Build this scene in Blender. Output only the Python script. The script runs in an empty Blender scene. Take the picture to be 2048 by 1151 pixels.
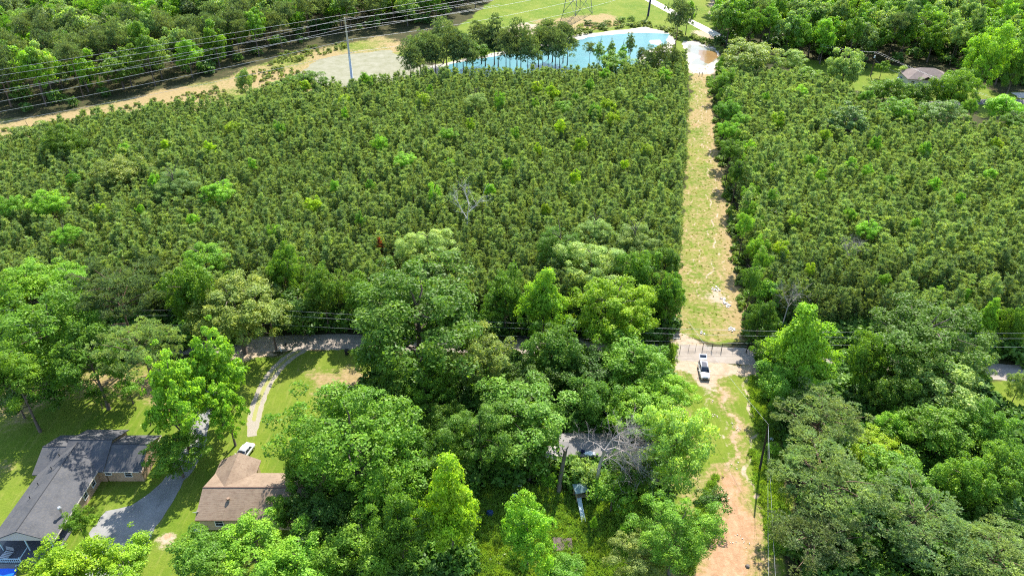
import bpy, bmesh, math, random
import numpy as np
from mathutils import Vector, Matrix
R = math.radians
PI = math.pi
sc = bpy.context.scene

# ------------------------------------------------------------------ camera, sky, sun, exposure
F, TH, CAMH = 1469.0, R(32.8), 89.0
cam_d = bpy.data.cameras.new('camera'); cam = bpy.data.objects.new('camera', cam_d)
sc.collection.objects.link(cam); sc.camera = cam
cam.location = (0, 0, CAMH); cam.rotation_euler = (PI/2 - TH, 0, 0)
cam_d.sensor_width = 36; cam_d.lens = F/2048*36; cam_d.clip_start = 0.5; cam_d.clip_end = 5000

SUN_AZ, SUN_EL = math.atan2(0.30, 0.95), R(47)      # azimuth measured from +Y towards +X
w = bpy.data.worlds.new('World'); sc.world = w; w.use_nodes = True
nt = w.node_tree; nt.nodes.clear()
wo = nt.nodes.new('ShaderNodeOutputWorld'); bg = nt.nodes.new('ShaderNodeBackground')
sky = nt.nodes.new('ShaderNodeTexSky'); sky.sky_type = 'NISHITA'; sky.sun_disc = False
sky.sun_elevation = SUN_EL; sky.sun_rotation = SUN_AZ; sky.air_density = 1.0; sky.dust_density = 0.6
bg.inputs['Strength'].default_value = 0.15
nt.links.new(sky.outputs[0], bg.inputs[0]); nt.links.new(bg.outputs[0], wo.inputs[0])
sd = bpy.data.lights.new('sun', 'SUN'); so = bpy.data.objects.new('sun', sd); sc.collection.objects.link(so)
sd.energy = 4.5; sd.angle = R(0.53); sd.color = (1.0, 0.94, 0.84)
tosun = Vector((math.sin(SUN_AZ)*math.cos(SUN_EL), math.cos(SUN_AZ)*math.cos(SUN_EL), math.sin(SUN_EL)))
so.rotation_euler = tosun.to_track_quat('Z', 'Y').to_euler(); so.location = (50, 200, 150)
sc.view_settings.view_transform = 'Standard'; sc.view_settings.look = 'None'
sc.view_settings.gamma = 1; sc.view_settings.exposure = 1.2
sc.cycles.max_bounces = 6; sc.cycles.diffuse_bounces = 3; sc.cycles.transmission_bounces = 3; sc.cycles.transparent_max_bounces = 4
sc.cycles.use_denoising = False; sc.cycles.pixel_filter_type = 'BLACKMAN_HARRIS'; sc.cycles.filter_width = 1.1; sc.cycles.sample_clamp_indirect = 2
sc.cycles.caustics_reflective = False; sc.cycles.caustics_refractive = False

# ------------------------------------------------------------------ helpers
def at(px, py, z=0.0):
    "a spot read off the photograph (2048 wide) -> its place in the world at height z"
    u = (px-1024)/F; v = (575.5-py)/F; c, s = math.cos(TH), math.sin(TH)
    d = (u, c+v*s, -s+v*c); t = (z-CAMH)/d[2]
    return (d[0]*t, d[1]*t)
def depth(X, Y, Z): return Y*math.cos(TH) - (Z-CAMH)*math.sin(TH)
COL = sc.collection
def tag(o, label=None, cat=None, group=None, kind=None):
    if label: o['label'] = label
    if cat: o['category'] = cat
    if group: o['group'] = group
    if kind: o['kind'] = kind
    return o
def empty(name, loc=(0, 0, 0), rz=0.0):
    o = bpy.data.objects.new(name, None); COL.objects.link(o)
    o.location = loc; o.rotation_euler = (0, 0, rz); o.empty_display_size = 0.3
    return o
def link(name, me, parent=None, loc=None):
    o = bpy.data.objects.new(name, me); COL.objects.link(o)
    if parent: o.parent = parent
    if loc: o.location = loc
    return o
class MB:
    "collects simple shapes, links them as one mesh object"
    def __init__(s): s.v = []; s.f = []
    def add(s, vs, fs):
        n = len(s.v); s.v += [tuple(p) for p in vs]; s.f += [tuple(i+n for i in f) for f in fs]
    def box(s, c, d, rz=0.0, rx=0.0, ry=0.0):
        M = Matrix.Rotation(rz, 3, 'Z') @ Matrix.Rotation(rx, 3, 'X') @ Matrix.Rotation(ry, 3, 'Y')
        vs = [Vector(c) + M @ Vector((x*d[0]/2, y*d[1]/2, z*d[2]/2)) for x in (-1, 1) for y in (-1, 1) for z in (-1, 1)]
        s.add(vs, [(0, 1, 3, 2), (4, 6, 7, 5), (0, 4, 5, 1), (2, 3, 7, 6), (0, 2, 6, 4), (1, 5, 7, 3)]); return s
    def tube(s, pts, rads, n=6, cap=True):
        pts = [Vector(p) for p in pts]
        if not hasattr(rads, '__len__'): rads = [rads]*len(pts)
        vs = []
        for i, p in enumerate(pts):
            t = (pts[min(i+1, len(pts)-1)] - pts[max(i-1, 0)])
            if t.length < 1e-6: t = Vector((0, 0, 1))
            t.normalize()
            a = t.cross(Vector((0, 0, 1)) if abs(t.z) < 0.9 else Vector((1, 0, 0))).normalized(); b = t.cross(a)
            for k in range(n):
                q = 2*PI*k/n; vs.append(p + (a*math.cos(q) + b*math.sin(q))*rads[i])
        fs = []
        for i in range(len(pts)-1):
            for k in range(n): fs.append((i*n+k, i*n+(k+1) % n, (i+1)*n+(k+1) % n, (i+1)*n+k))
        if cap: fs.append(tuple(range(n))); fs.append(tuple((len(pts)-1)*n+k for k in reversed(range(n))))
        s.add(vs, fs); return s
    def cyl(s, c, r, h, n=12, r2=None): return s.tube([(c[0], c[1], c[2]), (c[0], c[1], c[2]+h)], [r, r if r2 is None else r2], n)
    def prism(s, poly, z0, z1):
        n = len(poly)
        s.add([(x, y, z0) for x, y in poly] + [(x, y, z1) for x, y in poly],
              [tuple(reversed(range(n))), tuple(range(n, 2*n))] + [(i, (i+1) % n, n+(i+1) % n, n+i) for i in range(n)]); return s
    def mesh(s, name, m, smooth=False):
        me = bpy.data.meshes.new(name); me.from_pydata(s.v, [], s.f)
        if m: me.materials.append(m)
        if smooth: me.polygons.foreach_set('use_smooth', [True]*len(me.polygons))
        me.update(); return me
    def build(s, name, m, parent=None, smooth=False, bevel=0):
        o = link(name, s.mesh(name, m, smooth), parent)
        if bevel:
            bv = o.modifiers.new('bevel', 'BEVEL'); bv.width = bevel; bv.segments = 2; bv.limit_method = 'ANGLE'
        return o
def np_mesh(name, V, Fq, mats, tone=None, matidx=None):
    me = bpy.data.meshes.new(name); V = np.asarray(V, dtype=np.float32); Fq = np.asarray(Fq, dtype=np.int32)
    nf, k = Fq.shape
    me.vertices.add(len(V)); me.vertices.foreach_set('co', V.ravel())
    me.loops.add(nf*k); me.loops.foreach_set('vertex_index', Fq.ravel())
    me.polygons.add(nf); me.polygons.foreach_set('loop_start', np.arange(nf, dtype=np.int32)*k)
    for m in mats: me.materials.append(m)
    if matidx is not None: me.polygons.foreach_set('material_index', np.asarray(matidx, dtype=np.int32))
    if tone is not None:
        a = me.attributes.new('tone', 'FLOAT', 'FACE'); a.data.foreach_set('value', np.asarray(tone, dtype=np.float32))
    me.update(calc_edges=True); me.validate(); return me

# ------------------------------------------------------------------ materials
class NT:
    def __init__(s, name):
        s.m = bpy.data.materials.new(name); s.m.use_nodes = True; s.t = s.m.node_tree; s.t.nodes.clear()
        s.out = s.n('ShaderNodeOutputMaterial'); s.geo = None
    def n(s, t, **k):
        x = s.t.nodes.new(t)
        for a, b in k.items(): setattr(x, a, b)
        return x
    def l(s, a, b): s.t.links.new(a, b)
    def pos(s):
        if not s.geo: s.geo = s.n('ShaderNodeNewGeometry')
        return s.geo.outputs['Position']
    def noise(s, scale, detail=4, vec=None, stretch=None, rough=0.6, col=False):
        x = s.n('ShaderNodeTexNoise'); x.inputs['Scale'].default_value = scale; x.inputs['Detail'].default_value = detail
        x.inputs['Roughness'].default_value = rough
        v = vec or s.pos()
        if stretch:
            mp = s.n('ShaderNodeMapping'); mp.inputs['Scale'].default_value = stretch[:3]
            if len(stretch) > 3: mp.inputs['Rotation'].default_value = (0, 0, stretch[3])
            s.l(v, mp.inputs[0]); v = mp.outputs[0]
        s.l(v, x.inputs['Vector']); return x.outputs[1 if col else 0]
    def math(s, op, a, b=None, clamp=False):
        x = s.n('ShaderNodeMath', operation=op, use_clamp=clamp)
        for i, q in enumerate((a, b)):
            if q is None: continue
            if isinstance(q, (int, float)): x.inputs[i].default_value = q
            else: s.l(q, x.inputs[i])
        return x.outputs[0]
    def rng(s, v, a, b, c=0.0, d=1.0):
        x = s.n('ShaderNodeMapRange'); x.inputs[1].default_value = a; x.inputs[2].default_value = b
        x.inputs[3].default_value = c; x.inputs[4].default_value = d; s.l(v, x.inputs[0]); return x.outputs[0]
    def mix(s, f, a, b, mode='MIX'):
        x = s.n('ShaderNodeMix', data_type='RGBA', blend_type=mode)
        for i, q in ((0, f), (6, a), (7, b)):
            if isinstance(q, (int, float)): x.inputs[i].default_value = q
            elif isinstance(q, tuple): x.inputs[i].default_value = (*q, 1)
            else: s.l(q, x.inputs[i])
        return x.outputs[2]
    def attr(s, name):
        x = s.n('ShaderNodeAttribute', attribute_name=name); return x.outputs['Fac']
    def bump(s, h, strength=0.3, dist=0.05):
        x = s.n('ShaderNodeBump'); x.inputs['Strength'].default_value = strength; x.inputs['Distance'].default_value = dist
        s.l(h, x.inputs['Height']); return x.outputs[0]
    def surf(s, col, rough=0.8, metal=0.0, spec=0.3, bump=None, coat=0.0):
        p = s.n('ShaderNodeBsdfPrincipled')
        if isinstance(col, tuple): p.inputs['Base Color'].default_value = (*col, 1)
        else: s.l(col, p.inputs['Base Color'])
        if isinstance(rough, (int, float)): p.inputs['Roughness'].default_value = rough
        else: s.l(rough, p.inputs['Roughness'])
        p.inputs['Metallic'].default_value = metal; p.inputs['Specular IOR Level'].default_value = spec
        p.inputs['Coat Weight'].default_value = coat
        if bump is not None: s.l(bump, p.inputs['Normal'])
        s.l(p.outputs[0], s.out.inputs[0]); return s.m
def simple(name, c, rough=0.7, metal=0.0, var=0.15, scale=2.0, spec=0.3, coat=0.0):
    t = NT(name); n = t.noise(scale, 4)
    lo = tuple(x*(1-var) for x in c); hi = tuple(min(1, x*(1+var)) for x in c)
    return t.surf(t.mix(n, lo, hi), rough, metal, spec, None, coat)

def leaf_mat(name, transl=0.3, rand=0.22, tip=0.45):
    t = NT(name); oi = t.n('ShaderNodeObjectInfo'); tone = t.attr('tone')
    ic = t.n('ShaderNodeAttribute', attribute_name='icol', attribute_type='INSTANCER'); base = t.mix(1.0, oi.outputs['Color'], ic.outputs['Color'], 'ADD')
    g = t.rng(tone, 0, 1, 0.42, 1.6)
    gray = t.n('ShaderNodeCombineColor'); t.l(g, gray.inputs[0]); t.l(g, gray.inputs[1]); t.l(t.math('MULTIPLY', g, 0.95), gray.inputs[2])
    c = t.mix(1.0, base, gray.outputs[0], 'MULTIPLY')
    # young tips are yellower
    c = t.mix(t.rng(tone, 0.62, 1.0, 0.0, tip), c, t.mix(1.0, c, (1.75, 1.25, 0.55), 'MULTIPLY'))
    # slow drift of hue through a crown and from tree to tree
    nz = t.noise(0.33, 3)
    c = t.mix(t.rng(nz, 0.42, 0.62, 0, 0.75), c, t.mix(1.0, c, (1.25, 1.08, 0.8), 'MULTIPLY')); nz2 = t.noise(0.5, 2)
    c = t.mix(t.rng(nz2, 0.5, 0.7, 0, 0.6), c, t.mix(1.0, c, (0.70, 0.82, 0.80), 'MULTIPLY'))
    r = oi.outputs['Random']
    c = t.mix(1.0, c, t.mix(r, (1-rand*1.2, 1-rand, 1-rand*0.6), (1+rand*1.2, 1+rand, 1+rand*0.3)), 'MULTIPLY')
    p = t.n('ShaderNodeBsdfPrincipled'); t.l(c, p.inputs['Base Color']); p.inputs['Roughness'].default_value = 0.5
    p.inputs['Specular IOR Level'].default_value = 0.25
    tr = t.n('ShaderNodeBsdfTranslucent'); t.l(t.mix(1.0, c, (1.5, 1.45, 0.6), 'MULTIPLY'), tr.inputs[0])
    mx = t.n('ShaderNodeMixShader'); mx.inputs[0].default_value = transl
    t.l(p.outputs[0], mx.inputs[1]); t.l(tr.outputs[0], mx.inputs[2]); t.l(mx.outputs[0], t.out.inputs[0]); return t.m
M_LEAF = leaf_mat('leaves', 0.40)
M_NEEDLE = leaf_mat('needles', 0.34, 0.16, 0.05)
def bark(name, c):
    t = NT(name); n = t.noise(6, 4, stretch=(1, 1, 0.25)); return t.surf(t.mix(n, tuple(x*0.55 for x in c), c), 0.9)
M_BARK = bark('bark', (0.16, 0.125, 0.10)); M_BARKP = bark('pine_bark', (0.20, 0.13, 0.09)); M_DEAD = bark('dead_wood', (0.52, 0.45, 0.40))
M_POLE = bark('pole_wood', (0.17, 0.11, 0.08)); M_DARKPOLE = bark('dark_pole', (0.05, 0.045, 0.04))
M_STEEL = simple('steel', (0.55, 0.57, 0.58), 0.45, 0.5); M_WIRE = simple('wire', (0.42, 0.44, 0.46), 0.5, 0.2)
M_WHITE = simple('white_paint', (0.80, 0.80, 0.79), 0.3, 0, 0.03, coat=0.4)
M_GLASS = simple('dark_glass', (0.02, 0.025, 0.04), 0.08, 0, 0.1, spec=0.8)
M_BLACK = simple('black_rubber', (0.02, 0.02, 0.02), 0.7)
M_CHROME = simple('chrome', (0.6, 0.6, 0.6), 0.2, 0.9); M_RED = simple('red_lens', (0.4, 0.02, 0.02), 0.2)
M_LENS = simple('lens', (0.7, 0.72, 0.75), 0.1, 0.2)

# ------------------------------------------------------------------ ground
G = {}
def P(*pts): return [at(x, y) for x, y in pts]
def sdist(X, Y, poly):
    "signed distance (+ inside)"
    d2 = np.full(X.shape, 1e18); ins = np.zeros(X.shape, bool); n = len(poly)
    for i in range(n):
        (x0, y0), (x1, y1) = poly[i], poly[(i+1) % n]; ex, ey = x1-x0, y1-y0; L = ex*ex+ey*ey+1e-9
        t = np.clip(((X-x0)*ex+(Y-y0)*ey)/L, 0, 1); d2 = np.minimum(d2, (X-x0-t*ex)**2+(Y-y0-t*ey)**2)
        cr = (y0 > Y) != (y1 > Y); xi = x0+(Y-y0)/(ey if abs(ey) > 1e-9 else 1e-9)*ex
        ins ^= cr & (X < xi)
    d = np.sqrt(d2); return np.where(ins, d, -d)
def ldist(X, Y, pl):
    d2 = np.full(X.shape, 1e18)
    for (x0, y0), (x1, y1) in zip(pl[:-1], pl[1:]):
        ex, ey = x1-x0, y1-y0; t = np.clip(((X-x0)*ex+(Y-y0)*ey)/(ex*ex+ey*ey+1e-9), 0, 1)
        d2 = np.minimum(d2, (X-x0-t*ex)**2+(Y-y0-t*ey)**2)
    return np.sqrt(d2)
def soft(d, w): return np.clip(0.5+d/w, 0, 1)
CORR = [(30.5, 118.5), (6.5+.2216*200, 200), (6.5+.2216*310, 310), (26.7+.18*310, 310), (26.7+.18*200, 200), (48.6, 118.5)]
YARD = P((-200, 900), (-40, 820), (120, 745), (280, 722), (420, 722), (560, 702), (740, 702), (790, 730), (770, 765), (720, 800), (640, 860), (600, 900), (660, 960), (660, 1200), (-200, 1250))
FIELD = P((990, -110), (985, 0), (930, 45), (830, 85), (760, 100), (800, 118), (900, 130), (1140, 150), (1380, 150), (1430, 140), (1432, -110))
NEARR = P((1325, 722), (1510, 722), (1530, 800), (1570, 900), (1580, 1010), (1570, 1200), (1300, 1200), (1340, 1000), (1330, 850))
CLAY = P((1385, 1200), (1410, 1060), (1446, 960), (1472, 935), (1492, 960), (1505, 1040), (1522, 1130), (1530, 1200))
WEEDS = P((960, 950), (1060, 970), (1140, 990), (1290, 990), (1310, 1060), (1280, 1200), (960, 1200), (940, 1080))
ROW = P((-300, 380), (-300, 270), (-20, 238), (120, 226), (300, 180), (420, 160), (540, 118), (640, 95), (760, 70), (830, 90), (720, 165), (640, 190), (560, 180), (470, 235), (300, 260), (100, 290), (0, 330))
LOTC = P((1580, 118), (1735, 128), (1790, 130), (1900, 150), (1990, 185), (1960, 215), (1830, 205), (1740, 190), (1600, 150))
LOTC2 = P((1930, 205), (1990, 185), (2100, 185), (2100, 230), (1960, 235))
RLAWN = P((1940, 752), (2100, 757), (2100, 850), (2010, 850), (1960, 800))
DRYP = [(P((600, 745), (760, 730), (760, 790), (640, 810)), 7, .75), (P((640, 765), (730, 745), (740, 785), (690, 800)), 4, .9), (P((-100, 800), (130, 740), (330, 720), (420, 760), (320, 800), (150, 800), (0, 870)), 8, .62), (P((300, 770), (350, 760), (350, 830), (310, 870)), 4, .8), (P((-200, 940), (0, 925), (60, 935), (0, 980), (-200, 1050)), 4, .5), (P((1060, 40), (1220, 25), (1260, 48), (1180, 62), (1080, 60)), 8, .7)]
def build_ground():
    def axis(segs):
        out = [segs[0][0]]
        for a, b, st in segs: out += list(np.linspace(a, b, max(1, int(round((b-a)/st)))+1)[1:])
        return np.array(out)
    xs = axis([(-2500, -400, 300), (-400, -110, 5), (-110, 90, 0.5), (90, 330, 3), (330, 2500, 300)])
    ys = axis([(-400, 50, 25), (50, 150, 0.5), (150, 330, 1.2), (330, 520, 4), (520, 4500, 300)])
    X, Y = np.meshgrid(xs, ys); nx, ny = len(xs), len(ys)
    rs = np.random.RandomState(5)
    wx = X + 1.0*np.sin(Y*.31+1)+.7*np.sin(Y*.83+X*.2); wy = Y + .9*np.sin(X*.27+2)+.6*np.sin(X*.71+Y*.3)
    lawn = np.zeros_like(X)
    for p, ww in ((YARD, 5), (FIELD, 6), (NEARR, 3), (LOTC, 5), (LOTC2, 5), (RLAWN, 4), (CORR, 2), (WEEDS, 4)): lawn = np.maximum(lawn, soft(sdist(wx, wy, p), ww))
    dry = 0.47*soft(sdist(wx, wy, CORR), 2)
    cx = (X-(30.5+(Y-118.5)*.2216)); cw = (18.1-(Y-118.5)*.0416)
    u = np.clip(cx/cw, -1, 2)
    dry += 0.42*np.where((Y > 118), np.exp(-((u-1.0)/.22)**2)+np.exp(-((u-0.0)/.14)**2)+.5*np.exp(-((Y-250)/9)**2)+.6*np.exp(-((Y-296)/8)**2), 0)*soft(sdist(X, Y, CORR), 3)
    dry = np.maximum(dry, 0.48*soft(sdist(wx, wy, NEARR), 3)); dry = np.maximum(dry, (.62+.28*np.sin(wx*.11)*np.sin(wy*.13+1))*soft(sdist(wx, wy, ROW), 10))
    for p, ww, a in DRYP: dry = np.maximum(dry, a*soft(sdist(wx, wy, p), ww))
    for pp in (P((1372, 785), (1400, 775), (1432, 810), (1450, 880), (1452, 930), (1420, 950), (1398, 900)), P((1478, 745), (1500, 745), (1500, 850), (1484, 850)), P((1506, 800), (1530, 830), (1545, 900), (1530, 1010), (1512, 1000), (1508, 880))): dry = dry*(1-.85*soft(sdist(wx, wy, pp), 2.5))
    dry = np.maximum(dry, .22*soft(sdist(wx, wy, FIELD), 6)); dry = np.maximum(dry, .3*soft(sdist(wx, wy, WEEDS), 4))
    lawn = np.maximum(lawn, .6*soft(sdist(wx, wy, ROW), 8))
    # bare sand and clay
    sand = .8*soft(sdist(wx, wy, P((1325, 716), (1515, 720), (1505, 745), (1460, 752), (1420, 800), (1400, 760), (1340, 745))), 2.5)
    def track(pl, half, w, a): return a*soft(half-ldist(wx, wy, pl), w)
    sand = np.maximum(sand, track(P((1440, 730), (1452, 790), (1462, 850), (1474, 930), (1482, 1010)), .6, 1.5, .72))
    sand = np.maximum(sand, track(P((1500, 745), (1502, 800), (1500, 850), (1506, 930), (1512, 1000)), .35, .9, .8))
    sand = np.maximum(sand, track(P((1425, 735), (1436, 760), (1430, 800), (1428, 850)), .35, 1.8, .62)); sand = np.maximum(sand, track(P((1440, 850), (1450, 900), (1462, 940)), .3, 1.4, .6))
    sand = np.maximum(sand, track(P((1372, 735), (1374, 800), (1392, 870)), .15, .8, .45))
    for off, a in ((.36, .85), (.47, .7), (.62, 1.05), (.74, .75), (.85, .6)):
        pl = [(30.5+(y-118.5)*.2216+(18.1-(y-118.5)*.0416)*(off+.05*math.sin(y*.045+off*9)), y) for y in range(132, 300, 5)]
        sand = np.maximum(sand, track(pl, .16, .7, a))
    sand = np.maximum(sand, .75*soft(sdist(wx, wy, P((1355, 640), (1400, 690), (1420, 716), (1350, 712), (1335, 700))), 3))
    sand = np.maximum(sand, .6*soft(3.2-np.hypot(wx-at(1425, 590)[0], wy-at(1425, 590)[1]), 4))
    sand = np.maximum(sand, .62*soft(1.7-np.hypot(X-at(332, 1080)[0], Y-at(332, 1080)[1]), 1.4))
    sand = np.maximum(sand, .7*soft(sdist(wx, wy, P((440, 690), (530, 690), (560, 702), (520, 715), (470, 725), (430, 720))), 3))
    sand = np.maximum(sand, .95*soft(sdist(wx, wy, P((1020, 50), (1060, 45), (1095, 62), (1070, 75), (1010, 72))), 4))
    sand = np.maximum(sand, .8*soft(sdist(wx, wy, P((1410, -60), (1440, -60), (1450, 40), (1420, 30))), 6))
    sand = np.maximum(sand, .8*soft(sdist(wx, wy, P((1385, 60), (1440, 60), (1440, 150), (1375, 150))), 6))
    clay = .95*soft(sdist(wx, wy, CLAY), 9); clay = np.maximum(clay, track(P((1440, 725), (1450, 790), (1462, 850), (1474, 930), (1485, 1010)), .9, 3.2, .66))
    clay = np.maximum(clay, track(P((690, 695), (640, 700), (600, 702)), .5, 1.2, .75))
    clay = np.maximum(clay, .75*soft(.7-np.hypot(X-at(335, 1072)[0], Y-at(335, 1072)[1]), .9))
    clay = np.maximum(clay, .5*soft(2.5-np.hypot(wx-at(1392, 250)[0], wy-at(1392, 250)[1]), 4))
    Z = np.zeros_like(X)
    V = np.stack([X, Y, Z], -1).reshape(-1, 3)
    i = np.arange(nx*ny).reshape(ny, nx); Fq = np.stack([i[:-1, :-1], i[:-1, 1:], i[1:, 1:], i[1:, :-1]], -1).reshape(-1, 4)
    t = NT('ground')
    fine = t.noise(1.1, 8, rough=.7); mid = t.noise(.25, 5); vf = t.noise(5, 4, rough=.8); big = t.noise(.06, 4)
    def th(name, k=.55, w=.10):
        v = t.math('ADD', t.attr(name), t.math('MULTIPLY', t.math('SUBTRACT', t.math('ADD', t.math('MULTIPLY', fine, .6), t.math('MULTIPLY', mid, .4)), .5), k*2))
        return t.rng(v, .5-w, .5+w)
    floor_c = t.mix(t.rng(mid, .35, .65), (.045, .042, .018), (.10, .075, .040)); floor_c = t.mix(t.rng(fine, .4, .65), floor_c, (.035, .055, .015))
    lawn_c = t.mix(t.rng(mid, .3, .7), (.088, .162, .014), (.155, .220, .020)); lawn_c = t.mix(t.rng(big, .42, .65, 0, .6), lawn_c, (.23, .255, .042))
    lawn_c = t.mix(t.rng(vf, .42, .68, 0, .6), lawn_c, (.075, .13, .012)); lawn_c = t.mix(t.rng(fine, .52, .7, 0, .45), lawn_c, (.24, .25, .05))
    dry_c = t.mix(t.rng(fine, .35, .65), (.26, .195, .080), (.38, .28, .15)); dry_c = t.mix(t.rng(vf, .5, .7, 0, .5), dry_c, (.24, .23, .07))
    sand_c = t.mix(t.rng(fine, .3, .7), (.34, .26, .175), (.50, .40, .30)); sand_c = t.mix(t.rng(vf, .5, .75, 0, .5), sand_c, (.36, .27, .17))
    clay_c = t.mix(t.rng(fine, .3, .7), (.36, .195, .105), (.52, .33, .205))
    st = t.noise(1.0, 5, stretch=(.8, .3, 1), rough=.75); clay_c = t.mix(t.rng(st, .42, .66, 0, .7), clay_c, (.27, .165, .09)); clay_c = t.mix(t.rng(vf, .6, .72, 0, .8), clay_c, (.78, .58, .42))
    mow = t.noise(1.4, 3, stretch=(1.0, .12, 1, -.2)); lawn_c = t.mix(t.rng(mow, .52, .68, 0, .35), lawn_c, (.27, .27, .07)); lit = t.noise(3.3, 5, rough=.85); lawn_c = t.mix(t.rng(lit, .64, .74, 0, .5), lawn_c, (.30, .24, .12))
    c = t.mix(th('lawn', .4), floor_c, lawn_c); c = t.mix(th('dry', .95, .16), c, dry_c); c = t.mix(th('sand', .9, .12), c, sand_c); c = t.mix(th('clay', .45, .15), c, clay_c)
    m = t.surf(c, 0.95, 0, .1, t.bump(t.math('ADD', vf, t.math('MULTIPLY', fine, 2.0)), .6, .12))
    me = np_mesh('ground', V, Fq, [m])
    for nme, a in (('lawn', lawn), ('dry', np.clip(dry, 0, 1)), ('sand', sand), ('clay', clay)):
        at_ = me.attributes.new(nme, 'FLOAT', 'POINT'); at_.data.foreach_set('value', a.ravel().astype(np.float32))
    o = link('ground', me); tag(o, kind='structure')
build_ground()

def ribbon(name, pl, width, m, z, jag=0.0, seed=1, step=1.0):
    "a strip along a polyline, edges a little ragged"
    rnd = random.Random(seed); pts = []; ws = []
    W = width if hasattr(width, '__len__') else [width]*len(pl)
    for i in range(len(pl)-1):
        a, b = Vector((*pl[i], 0)), Vector((*pl[i+1], 0)); n = max(1, int((b-a).length/step))
        for k in range(n): pts.append(a.lerp(b, k/n)); ws.append(W[i]+(W[i+1]-W[i])*k/n)
    pts.append(Vector((*pl[-1], 0))); ws.append(W[-1])
    for _ in range(6):
        q = [pts[0]]+[(pts[i-1]+pts[i]*2+pts[i+1])/4 for i in range(1, len(pts)-1)]+[pts[-1]]; pts = q
    vs = []; nL = 5
    for i, p in enumerate(pts):
        t = (pts[min(i+1, len(pts)-1)]-pts[max(i-1, 0)]).normalized(); nrm = Vector((-t.y, t.x, 0))
        for k in range(nL):
            f = k/(nL-1)-.5; j = jag*(rnd.random()-.5) if k in (0, nL-1) else 0
            vs.append(tuple(p+nrm*(f*ws[i]+j))[:2]+(z,))
    fs = [(i*nL+k, i*nL+k+1, (i+1)*nL+k+1, (i+1)*nL+k) for i in range(len(pts)-1) for k in range(nL-1)]
    me = bpy.data.meshes.new(name); me.from_pydata(vs, [], fs); me.materials.append(m); return tag(link(name, me), kind='structure')
def ragged(poly, amp, step, seed):
    rnd = random.Random(seed); out = []; n = len(poly); ph = [rnd.random()*6 for _ in range(6)]; L = 0
    for i in range(n):
        a, b = Vector(poly[i]), Vector(poly[(i+1) % n]); k = max(1, int((b-a).length/step)); nr = Vector((-(b-a).y, (b-a).x)).normalized()
        for j in range(k):
            p = a.lerp(b, j/k); L += step; e = min(j, k-j)/max(1, k)*2
            d = amp*(math.sin(L*.37+ph[0])*.6+math.sin(L*.93+ph[1])*.4+math.sin(L*2.1+ph[2])*.25+(rnd.random()-.5)*.3)*(0.4+.6*e)
            q = p+nr*d; out.append((q.x, q.y))
    return out
def sheet(name, poly, z, m, amp=0.0, step=1.0, seed=1):
    pts = ragged(poly, amp, step, seed) if amp else poly
    bm = bmesh.new(); vs = [bm.verts.new((x, y, z)) for x, y in pts]; f = bm.faces.new(vs)
    if f.normal.z < 0: f.normal_flip()
    bmesh.ops.triangulate(bm, faces=bm.faces[:]); me = bpy.data.meshes.new(name); bm.to_mesh(me); bm.free()
    for p in me.polygons:
        pass
    me.materials.append(m); return tag(link(name, me), kind='structure')

t = NT('asphalt'); n1 = t.noise(.5, 6); n2 = t.noise(6, 3); n3 = t.noise(.9, 4, stretch=(.12, 1.6, 1, .04))
c = t.mix(t.rng(n1, .3, .7), (.27, .23, .19), (.38, .33, .28)); c = t.mix(t.rng(n3, .5, .68, 0, .7), c, (.20, .175, .15)); c = t.mix(t.rng(n2, .55, .8, 0, .5), c, (.42, .37, .31))
M_ROAD = t.surf(c, .9, 0, .2, t.bump(n2, .2, .02))
t = NT('gravel'); n1 = t.noise(.9, 6, rough=.7); n2 = t.noise(9, 3, rough=.8)
M_GRAVEL = t.surf(t.mix(t.rng(n2, .35, .65), t.mix(n1, (.40, .34, .25), (.56, .49, .38)), (.74, .68, .58)), .95, 0, .1, t.bump(n2, .5, .05))
t = NT('concrete'); n1 = t.noise(.35, 6); n2 = t.noise(3, 4)
cr = t.noise(4.2, 5, rough=.85); ctar = t.noise(.8, 4, stretch=(1, .35, 1, .5))
M_CONC = t.surf(t.mix(t.rng(cr, .64, .70, 0, .7), t.mix(t.rng(ctar, .55, .72, 0, .45), t.mix(t.rng(n1, .3, .7), (.20, .20, .19), t.mix(n2, (.27, .265, .25), (.36, .35, .33))), (.15, .145, .135)), (.30, .25, .15)), .9, 0, .2)
rd = [(-260, 117.0)] + [at(440, 692), at(520, 688), at(600, 684), at(700, 683), at(1000, 689), at(1340, 703), at(1500, 712), at(1980, 742)] + [(170, 101)]
ribbon('road', rd, 5.2, M_ROAD, .012, .35, 3)
DRIVE = P((608, 696), (590, 706), (568, 722), (546, 745), (528, 775), (516, 805), (508, 835), (504, 872))
def two_track():
    rnd = random.Random(4)
    t = NT('gravel_drive'); n1 = t.noise(1.3, 5, rough=.7); n2 = t.noise(8, 3, rough=.8); u = t.attr('side')
    g = t.mix(t.rng(n2, .35, .65), t.mix(n1, (.19, .165, .125), (.28, .245, .185)), (.42, .38, .31))
    gr = t.mix(n2, (.20, .24, .05), (.40, .36, .16))
    edge = t.math('ADD', u, t.math('MULTIPLY', t.math('SUBTRACT', n1, .5), 1.3))
    c = t.mix(t.rng(edge, .38, .55), gr, g)
    m = t.surf(c, .95, 0, .1, t.bump(n2, .5, .05))
    o = ribbon('gravel_driveway', DRIVE, [2.4, 2.4, 2.5, 2.5, 2.5, 2.5, 2.4, 1.5], m, .010, .18, 5, .5)
    me = o.data; a = me.attributes.new('side', 'FLOAT', 'POINT'); n = len(me.vertices)
    vals = []
    for i in range(n):
        k = i % 5; f = i/n
        vals.append([.42, 1, -.3 if f < .84 else .9, 1, .42][k])
    a.data.foreach_set('value', vals)
two_track()
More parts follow.
